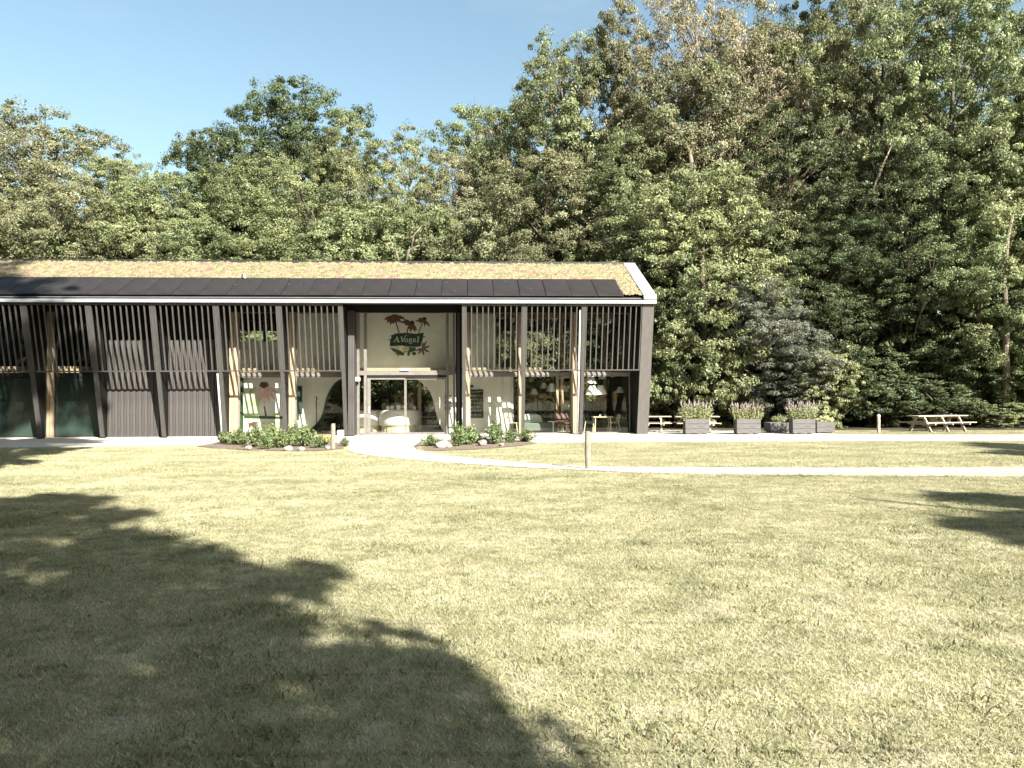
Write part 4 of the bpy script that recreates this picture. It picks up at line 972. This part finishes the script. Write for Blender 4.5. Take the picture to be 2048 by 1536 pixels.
SH = [((-15, 3.5), (19, 4.6), 'oakA', .6), ((-20.5, 10), (20, 5), 'oakC', 2.6), ((-27, 16), (20, 5.4), 'oakA', 1.6), ((-35, 23), (21, 5.5), 'oakC', .2), ((-22, -26), (18, 6), 'oakA', .9), ((-12, -25), (18, 6), 'oakC', 1.9), ((5, -28), (18, 6), 'oakA', 2.2), ((22, -30), (19, 6), 'oakC', .4), ((-4.6, -5.2), (14, 3.8), 'oakC', .6), ((-9.5, -1), (15, 4.4), 'oakA', .6), ((-7.6, 7.3), (30, 5.0), 'high', 4.0), ((-16, -14), (22, 6), 'oakA', 3), ((14, -31), (20, 6), 'oakB', 3), ((30, -26), (22, 6.5), 'oakA', 1), ((-30, -8), (22, 6.5), 'oakA', 5), ((-4, -28), (21, 6), 'oakB', 2), ((45, -12), (21, 6), 'beech', 2)]  # leading entries: unseen trees added to cut sky light on the shaded lawn
for xy, hr, v, rz in SH:
    tree(0, 0, 0, 0, v, 'midgreen', 'unseen tree around the photographer that casts shade or cuts sky light', 'trees behind the photographer', xy=xy, hr=hr, rz=rz)
# far-off wood closing the view
rnd = np.random.default_rng(9); n = 26000
X = rnd.uniform(-130, 130, n); Yy = rnd.uniform(78, 100, n); top = 8 + 3 * np.sin(X * .13) + 2 * np.sin(X * .37 + 1)
Zz = rnd.uniform(0, 1, n) ** .8 * top
V, F, tt = leaves(np.stack([X, Yy, Zz], -1), np.tile([0, -.6, .6], (n, 1)), .75, rnd, rnd.uniform(0, 1, n))
tag(link('far_wood', npmesh('far_wood', V, F, tt, 'dark_and_shaded')), 'far-off wood glimpsed as one dark mass between the trunks', 'wood', kind='stuff')

# bed shrubs and stones
def sprig(name, seed, h, r, n, leaf, m):
    rnd = np.random.default_rng(seed); C = []; Nn = []; T = []; mb = MB(); rd = random.Random(seed)
    for k in range(n):
        a = rd.uniform(0, 6.28); rr = r * rd.uniform(.1, 1); tx, ty, tz = rr * math.cos(a), rr * math.sin(a), h * rd.uniform(.55, 1.05) * (1 - .45 * (rr / r) ** 2)
        mb.tube([(tx * .15, ty * .15, 0), (tx * .6, ty * .6, tz * .6), (tx, ty, tz)], [.008, .006, .003], 4, False)
        q = 20; t = rnd.uniform(.25, 1.05, q); 
        P_ = np.stack([tx * (.15 + .85 * t), ty * (.15 + .85 * t), tz * t], -1) + rnd.normal(size=(q, 3)) * .035 * (h / .6); C.append(P_); Nn.append(np.tile([tx, ty, .5], (q, 1)) + rnd.normal(size=(q, 3)) * .3); T.append(np.clip(rnd.normal(.5, .25, q), 0, 1))
    V, F, tt = leaves(np.concatenate(C), np.concatenate(Nn), leaf, rnd, np.concatenate(T))
    return npmesh('foliage', V, F, tt, m), mb.mesh('stem', 'stem')
SP = [sprig('s', 31, .62, .42, 60, .045, 'shrub'), sprig('s', 32, .5, .5, 70, .04, 'shrub'), sprig('s', 33, .75, .35, 55, .042, 'shrub')]
SHR = [(448, 888, .75, 'low green shrub at the left tip of the left bed'), (478, 890, 1.15, 'tall leafy shrub second in the left bed'), (512, 895, 1.0, 'rounded shrub in front of the sunlit print'),
       (542, 890, 1.15, 'shrub under the right side of the sunlit print'), (562, 896, 1.1, 'broad shrub in the middle of the left bed front'), (588, 889, 1.0, 'shrub below the white curved wall'), (610, 893, 1.15, 'bushy shrub right of the middle of the left bed'), (638, 896, .8, 'low shrub at the right tip of the left bed'),
       (533, 899, .7, 'low front shrub beside the middle of the left bed'), (690, 893, .5, 'tiny shrub right of the small wooden bollard'),
       (862, 893, .75, 'low shrub at the left tip of the right bed'), (915, 893, 1.0, 'leafy shrub right of the pale stone pair'), (935, 890, 1.05, 'shrub below the strut right of the entrance'), (955, 887, .8, 'small shrub between two stones of the right bed'),
       (990, 889, 1.1, 'shrub below the sunlit wall of the right bed'), (1020, 886, .8, 'thin low shrub near the right tip of the right bed'), (1052, 884, .85, 'airy shrub at the right tip before the sage sofa')]
for i, (px, py, s_, lb) in enumerate(SHR):
    p = gnd(px, py); t = thing('garden_shrub', lb, 'shrub', (p.x, p.y, .016), random.uniform(0, 6), None, s_ * random.uniform(.95, 1.1)); f_, st = SP[i % 3]; link('foliage', f_, t); link('stem', st, t)
yl = sprig('s', 36, .22, .4, 60, .03, 'yellowleaf')
p = gnd(646, 882); t = thing('yellow_plant', 'low yellow flowering ground plant left of the small bollard', 'plant', (p.x, p.y, .016), 0, None, (1.5, .9, 1)); link('foliage', yl[0], t); link('stem', yl[1], t)
rk = bpy.data.meshes.new('stone')
import bmesh
def rock(seed):
    bm = bmesh.new(); bmesh.ops.create_icosphere(bm, subdivisions=3, radius=1); rd = random.Random(seed); ax = [Vector((rd.uniform(-1, 1), rd.uniform(-1, 1), rd.uniform(-1, 1))).normalized() for _ in range(9)]; dd = [rd.uniform(.62, .9) for _ in range(9)]
    for v in bm.verts:
        for a, d in zip(ax, dd):
            k = v.co.dot(a)
            if k > d: v.co -= a * (k - d) * .9
        v.co += Vector((rd.uniform(-1, 1), rd.uniform(-1, 1), rd.uniform(-1, 1))) * .015; v.co.z *= .72
    me = bpy.data.meshes.new('stone'); bm.to_mesh(me); bm.free(); me.materials.append(M['stone']); return me
RK = [rock(i) for i in range(3)]
for i, (px, py, s_, lb) in enumerate([(450, 885, .16, 'pale stone at the left tip of the left bed'), (497, 900, .12, 'small stone at the front left of the left bed'), (576, 902, .15, 'stone at the front middle of the left bed'), (603, 902, .11, 'small stone right of the front middle stone'), (655, 899, .10, 'little stone by the foot of the small bollard'),
      (885, 896, .24, 'large pale boulder in the left half of the right bed'), (897, 895, .14, 'smaller stone leaning on the large pale boulder'), (965, 892, .19, 'pale boulder in the middle of the right bed'), (1010, 886, .17, 'upright pale stone before the window frame'), (974, 887, .15, 'stone behind the middle boulder of the right bed'), (1003, 893, .10, 'small stone at the front of the right bed')]):
    p = gnd(px, py); tag(link('stone', RK[i % 3], None, (p.x, p.y, .016 + s_ * .4), random.uniform(0, 6), s_), lb, 'stone')
p = gnd(681, 879); tag(MB().box(-.12, .12, -.12, .12, 0, .36).build('stone_block', 'plaster', None, (p.x, p.y, .016), bevel=.03), 'pale squared block beside the entrance strut', 'block')

# bollards
def bollard(px, py, h, r, label, m='post', badge=False, capm=None, lean=(0, 0), cat='bollard'):
    p = gnd(px, py); t = thing('bollard', label, cat, (p.x, p.y, 0), .3); t.rotation_euler = (lean[0], lean[1], .3)
    mb = MB(); rd = random.Random(int(px)); pts = [(rd.uniform(-.004, .004), rd.uniform(-.004, .004), h * k / 7 - (.06 if k == 0 else 0)) for k in range(8)]
    mb.tube(pts, [r * rd.uniform(.94, 1.04) for _ in range(7)] + [r * .86], 14); mb.build('shaft', m, t, smooth=False)
    if badge: MB().box(-.022, .022, -r - .008, -r + .004, h * .30, h * .45).build('badge', 'white', t)
    if capm: MB().lathe((0, 0, h + .002), [(r * 1.08, 0), (r * 1.1, .07), (r * .7, .10)], 14).build('cap', capm, t)
    return t
bollard(1176, 938, .86, .062, 'round grey wooden post with a small white badge at the edge of the curved path', badge=True, lean=(0, R(-.8)))
bollard(666, 898, .83, .075, 'short pale wooden bollard between the left bed and the entrance path', 'post')
bollard(1757.5, 866, .72, .07, 'pale round bollard on the far lawn between planters and picnic table', 'picnic', capm='pipe')

# planters
def planter(px0, px1, py, depth, h, nb, label, m='weather'):
    a = gnd(px0, py); b = gnd(px1, py); w = b.x - a.x; t = thing('planter', label, 'planter', ((a.x + b.x) / 2, a.y, 0), 0)
    bh = h / nb
    for k in range(nb):
        z0 = .05 + bh * k + .004; z1 = .05 + bh * (k + 1) - .004
        MB().box(-w / 2, w / 2, 0, .035, z0, z1).build('board', m, t, bevel=.005); MB().box(-w / 2, w / 2, depth - .035, depth, z0, z1).build('board', m, t)
        MB().box(-w / 2, -w / 2 + .035, .036, depth - .036, z0, z1).build('board', m, t, bevel=.005); MB().box(w / 2 - .035, w / 2, .036, depth - .036, z0, z1).build('board', m, t)
    MB().box(-w / 2 + .036, w / 2 - .036, .037, depth - .037, .07, h - .02).build('soil', 'soil', t)
    for sx in (-1, 1):
        for y in (.1, depth - .1): MB().box(sx * (w / 2 - .15) - .05, sx * (w / 2 - .15) + .05, y - .05, y + .05, 0, .053).build('foot', 'picnic', t)
    return t, (a.x + b.x) / 2, a.y + depth / 2, w
PL = [planter(1371, 1420.5, 869.5, .5, .64, 3, 'weathered grey box planter nearest the pavilion'), planter(1474, 1523.5, 869.5, .5, .64, 3, 'weathered grey box planter in the middle of the three'), planter(1586, 1633, 869, .5, .62, 3, 'weathered grey box planter right of the other two, before the low ones')]
planter(1541, 1582, 866, .9, .42, 2, 'low brownish planter behind the third box planter, to its left'); planter(1634, 1672, 867, .8, .46, 2, 'low grey planter with pale flowers right of the third box planter')
def flowerbush(seed, w, h, spikes):
    rnd = np.random.default_rng(seed); rd = random.Random(seed); C = []; N_ = []; sx = MB(); st = MB()
    for k in range(230):
        x = rd.uniform(-w / 2, w / 2) * 1.02; y = rd.uniform(-.2, .2); hh = h * rd.uniform(.3, .85); lx = x * .35 + rd.uniform(-.1, .1); ly = rd.uniform(-.15, .15)
        q = 16; t = rnd.uniform(.1, 1, q); C.append(np.stack([x + lx * t, y + ly * t, hh * t], -1) + rnd.normal(size=(q, 3)) * .02); N_.append(np.tile([lx, -.3, .4], (q, 1)))
    for k in range(spikes):
        x = rd.uniform(-w / 2, w / 2); y = rd.uniform(-.2, .2); hh = h * rd.uniform(.6, 1.1); lx = x * .3 + rd.uniform(-.08, .08); ly = rd.uniform(-.1, .1)
        st.tube([(x, y, 0), (x + lx, y + ly, hh * .8)], .004, 4, False)
        d = rd.uniform(.08, .24); sx.tube([(x + lx * .9, y + ly * .9, hh * .75), (x + lx, y + ly, hh * .75 + d * .5), (x + lx * 1.08, y + ly, hh * .75 + d)], [.010, .017, .004], 5)
    V, F, tt = leaves(np.concatenate(C), np.concatenate(N_), .032, rnd, rnd.uniform(0, 1, sum(len(c) for c in C)))
    return npmesh('foliage', V, F, tt, 'planter'), sx.mesh('flower_spikes', 'purple'), st.mesh('stem', 'stem')
for i, ((t, x, y, w), lb) in enumerate(zip(PL, ('tall purple flowering plant leaning left out of the first planter', 'purple spiked plant in the middle planter', 'purple spiked plant spreading over the third planter'))):
    fl = flowerbush(40 + i, w, (.95, .85, .85)[i], 60); o = thing('flowering_plant', lb, 'plant', (x, y, .60), 0); link('foliage', fl[0], o); tag(link('flower_spikes', fl[1], o), kind='stuff'); link('stem', fl[2], o)
lowf = sprig('s', 44, .35, .45, 80, .035, 'cream'); lowg = sprig('s', 45, .35, .45, 80, .035, 'planter')
for px, py, f_, lb in ((1652, 863, lowf, 'mound of cream flowers in the low right planter'), (1560, 862, lowg, 'green herbs in the low planter left of the third box')):
    p = gnd(px, py); o = thing('flowering_plant', lb, 'plant', (p.x, p.y, .40), 0); link('foliage', f_[0], o); link('stem', f_[1], o)

# picnic tables
def picnic(px, py, L_, label, rz=0, nf=3):
    p = gnd(px, py); t = thing('picnic_table', label, 'picnic table', (p.x, p.y, 0), rz)
    for k in range(5): MB().box(-L_ / 2, L_ / 2, -.36 + k * .145, -.36 + k * .145 + .135, .715, .755).build('tabletop_plank', 'picnic', t)
    for y in (-.80, .62):
        for k in range(2): MB().box(-L_ / 2 , L_ / 2 , y + k * .10, y + k * .10 + .092, .42, .46).build('seat_plank', 'picnic', t)
    for k in range(nf):
        x = -L_ / 2 + .45 + (L_ - .9) * k / (nf - 1)
        for s_ in (-1, 1): MB().bar((x + .03 * s_, s_ * .62, 0.0), (x + .03 * s_, s_ * .22, .713), .06, .12).build('leg', 'picnic', t)
        MB().bar((x + .08, -.78, .375), (x + .08, .78, .375), .05, .085).build('crossbar', 'picnic', t)
        MB().bar((x - .08, -.34, .66), (x - .08, .34, .66), .05, .08).build('crossbar', 'picnic', t)
    return t
picnic(1875, 863.5, 2.9, 'long pale picnic table on the grass at the right, before the dark shrubs', R(18))
picnic(1308, 864, 1.6, 'picnic table half hidden by the gable of the pavilion', R(-8), 2)
picnic(1394, 864.5, 2.0, 'picnic table behind the first box planter', R(-6), 2)

# ------------------------------------------------------------------ lawn grass: real blades
def blades(n, X, Y, hmin, hmax, w, rnd, spread=.9, tint=None):
    a = rnd.uniform(0, 2 * np.pi, n); h = rnd.uniform(hmin, hmax, n); ln = rnd.uniform(.2, 1.3, n) * spread * h; la = rnd.uniform(0, 2 * np.pi, n)
    b = np.stack([X, Y, np.zeros(n)], -1); s = np.stack([np.cos(a), np.sin(a), np.zeros(n)], -1) * (w * rnd.uniform(.6, 1.3, n))[:, None]
    mid = b + np.stack([np.cos(la) * ln * .35, np.sin(la) * ln * .35, h * .62], -1); tip = b + np.stack([np.cos(la) * ln, np.sin(la) * ln, h], -1)
    V = np.stack([b - s, b + s, mid + s * .8, tip, mid - s * .8], 1).reshape(-1, 3)
    i = np.arange(n) * 5
    F = np.concatenate([np.stack([i, i + 1, i + 2, i + 4], -1)]); T3 = np.stack([i + 4, i + 2, i + 3, i + 3], -1)
    # tip as a thin quad: move the doubled corner to its own vertex
    tipv = V.reshape(n, 5, 3)[:, 3, :] + s * .12; V = np.concatenate([V, tipv]); T3[:, 3] = np.arange(n) + n * 5; T3 = T3[:, [0, 1, 2, 3]]
    F = np.concatenate([F, np.stack([i + 4, i + 2, T3[:, 3], i + 3], -1)])
    tt = np.clip(rnd.normal(.5, .24, n) if tint is None else tint, 0, 1); return V, F, np.concatenate([tt, tt])
src = bpy.data.collections.new('grass_sources')
for k in range(4):
    rnd = np.random.default_rng(60 + k); n = 8200; X = rnd.uniform(-.52, .52, n); Y = rnd.uniform(-.52, .52, n)
    cx = rnd.uniform(-.5, .5, (60, 2)); ct_ = rnd.normal(0, .09, 60); near = np.argmin((X[:, None] - cx[:, 0]) ** 2 + (Y[:, None] - cx[:, 1]) ** 2, 1)
    V, F, tt = blades(n, X, Y, .008, .025, .0023, rnd, 1.6, rnd.normal(.52, .2, n) + ct_[near])
    o = bpy.data.objects.new('a_patch%d' % k, npmesh('grass_patch', V, F, tt, 'grass')); src.objects.link(o)
src2 = bpy.data.collections.new('grass_tuft_sources')
for k in range(4):
    rnd = np.random.default_rng(70 + k); n = 900; V, F, tt = blades(n, rnd.uniform(-.5, .5, n), rnd.uniform(-.5, .5, n), .015, .05, .006, rnd, 1.3, rnd.normal(.52, .2, n))
    o = bpy.data.objects.new('b_patch%d' % k, npmesh('grass_patch', V, F, tt, 'grass')); src2.objects.link(o)
def scatter(name, pts, rot, scl, idx, coll, label):
    me = bpy.data.meshes.new(name); me.from_pydata([tuple(p) for p in pts], [], [])
    for nm, tp, dat in (('rot', 'FLOAT', rot), ('scl', 'FLOAT', scl), ('idx', 'INT', idx)):
        a = me.attributes.new(nm, tp, 'POINT'); a.data.foreach_set('value', np.asarray(dat))
    o = link(name, me); tag(o, label, 'grass', kind='stuff')
    g = bpy.data.node_groups.new(name, 'GeometryNodeTree'); g.interface.new_socket('Geometry', in_out='INPUT', socket_type='NodeSocketGeometry'); g.interface.new_socket('Geometry', in_out='OUTPUT', socket_type='NodeSocketGeometry')
    N = g.nodes.new; gi = N('NodeGroupInput'); go = N('NodeGroupOutput'); ip = N('GeometryNodeInstanceOnPoints'); ci = N('GeometryNodeCollectionInfo')
    ci.inputs['Collection'].default_value = coll; ci.inputs['Separate Children'].default_value = True; ci.inputs['Reset Children'].default_value = True
    ip.inputs['Pick Instance'].default_value = True
    def attr(nm, ty):
        n = N('GeometryNodeInputNamedAttribute'); n.data_type = ty; n.inputs['Name'].default_value = nm; return [s for s in n.outputs if s.name == 'Attribute' and s.enabled][0]
    cb = N('ShaderNodeCombineXYZ'); L = g.links.new
    L(gi.outputs[0], ip.inputs['Points']); L(ci.outputs[0], ip.inputs['Instance']); L(attr('idx', 'INT'), ip.inputs['Instance Index'])
    L(attr('rot', 'FLOAT'), cb.inputs[2]); L(cb.outputs[0], ip.inputs['Rotation']); L(attr('scl', 'FLOAT'), ip.inputs['Scale']); L(ip.outputs[0], go.inputs[0])
    md = o.modifiers.new('scatter', 'NODES'); md.node_group = g; return o
rnd = np.random.default_rng(80); pts = []
for yy in range(2, 17):
    for xx in range(-13, 14):
        if abs(xx) < yy * .70 + 2.2: pts.append((xx + .5 * (yy % 2), yy, .0))
k = len(pts); scatter('near_grass', pts, rnd.integers(0, 4, k) * (math.pi / 2), np.ones(k, np.float32), rnd.integers(0, 4, k), src, 'short dry lawn grass in the foreground')
pts = []
keepout = [frontpath, curve, bed1, bed2, ff]
xx, yy = np.meshgrid(np.arange(-30, 32, .55), np.arange(16.3, 40, .55)); xx = xx.ravel() + rnd.uniform(-.1, .1, xx.size); yy = yy.ravel() + rnd.uniform(-.1, .1, yy.size)
ok = np.abs(xx) < yy * .70 + 3
BIm = np.array(BI)
lx = BIm[0, 0] * xx + BIm[0, 1] * yy + BIm[0, 3]; ly = BIm[1, 0] * xx + BIm[1, 1] * yy + BIm[1, 3]
for po in keepout:
    for dx, dy in ((0, 0), (.33, 0), (-.33, 0), (0, .33), (0, -.33), (.25, .25), (-.25, .25), (.25, -.25), (-.25, -.25)): ok &= ~inside(po, xx + dx, yy + dy)
ok &= ~((lx < 1.2) & (ly > 0))
xx = xx[ok]; yy = yy[ok]; k = len(xx)
scatter('far_grass', np.stack([xx, yy, np.zeros(k)], -1), rnd.uniform(0, 6.28, k).astype(np.float32), np.full(k, .62, np.float32), rnd.integers(0, 4, k), src2, 'short dry lawn grass farther off towards the paths')
# ragged fringe of longer grass along the path edges and weeds in the near lawn
X = []; Y = []; Hh_ = []
for line, side in ((lo, -1), (up, 1)):
    for (a, b) in zip(line[:-1], line[1:]):
        m_ = int(math.hypot(b[0] - a[0], b[1] - a[1]) * 90)
        for _ in range(m_):
            t = random.random(); X.append(a[0] + (b[0] - a[0]) * t + random.gauss(0, .05)); Y.append(a[1] + (b[1] - a[1]) * t + side * random.uniform(.0, .14))
fr = [G2(0, 896), G2(430, 891)]; fr2 = [G2(1075, 886), G2(1250, 884.5), G2(1600, 883), G2(2048, 881.5)]; fr3 = [G2(1300, 861), G2(1420, 861.5), G2(1560, 864), G2(1680, 868.5), G2(2048, 870)]
for line, side, dn in ((fr, -1, 60), (fr2, -1, 60), (fr3, 1, 120)):
    for (a, b) in zip(line[:-1], line[1:]):
        for _ in range(int(math.hypot(b[0] - a[0], b[1] - a[1]) * dn)):
            t = random.random(); X.append(a[0] + (b[0] - a[0]) * t); Y.append(a[1] + (b[1] - a[1]) * t + side * random.uniform(0, .2 if dn < 100 else .8))
X = np.array(X); Y = np.array(Y); V, F, tt = blades(len(X), X, Y, .02, .065, .005, rnd, 1.0)
tag(link('edge_grass', npmesh('edge_grass', V, F, tt, 'grass')), 'ragged longer grass along the path edges', 'grass', kind='stuff')

# weeds and a few fallen leaves in the near lawn
rnd = np.random.default_rng(90); rd = random.Random(12); X = []; Y = []
for _ in range(110):
    y = rd.uniform(3.2, 16); x = rd.uniform(-.72, .72) * y; r = rd.uniform(.06, .22); m_ = int(r * 420); X.append(rnd.normal(x, r, m_)); Y.append(rnd.normal(y, r * .8, m_))
X = np.concatenate(X); Y = np.concatenate(Y); V, F, tt = blades(len(X), X, Y, .025, .06, .0055, rnd, 1.4, np.clip(rnd.normal(.2, .14, len(X)), 0, 1))
tag(link('lawn_weeds', npmesh('lawn_weeds', V, F, tt, 'grass')), 'darker tufts of coarse grass and weeds in the near lawn', 'weeds', kind='stuff')
n = 170; y = rnd.uniform(3.3, 15, n); x = rnd.uniform(-.7, .7, n) * y
V, F, tt = leaves(np.stack([x, y, np.full(n, .028)], -1), np.tile([0, 0, 1.0], (n, 1)), .016, rnd, rnd.uniform(0, 1, n), .35)
M['fallen'] = noisy('fallen_leaf', (.10, .06, .035), (.30, .22, .13), 3, .8)
tag(link('fallen_leaves', npmesh('fallen_leaves', V, F, tt, 'fallen')), 'small brown fallen leaves scattered on the near lawn', 'leaves', kind='stuff')
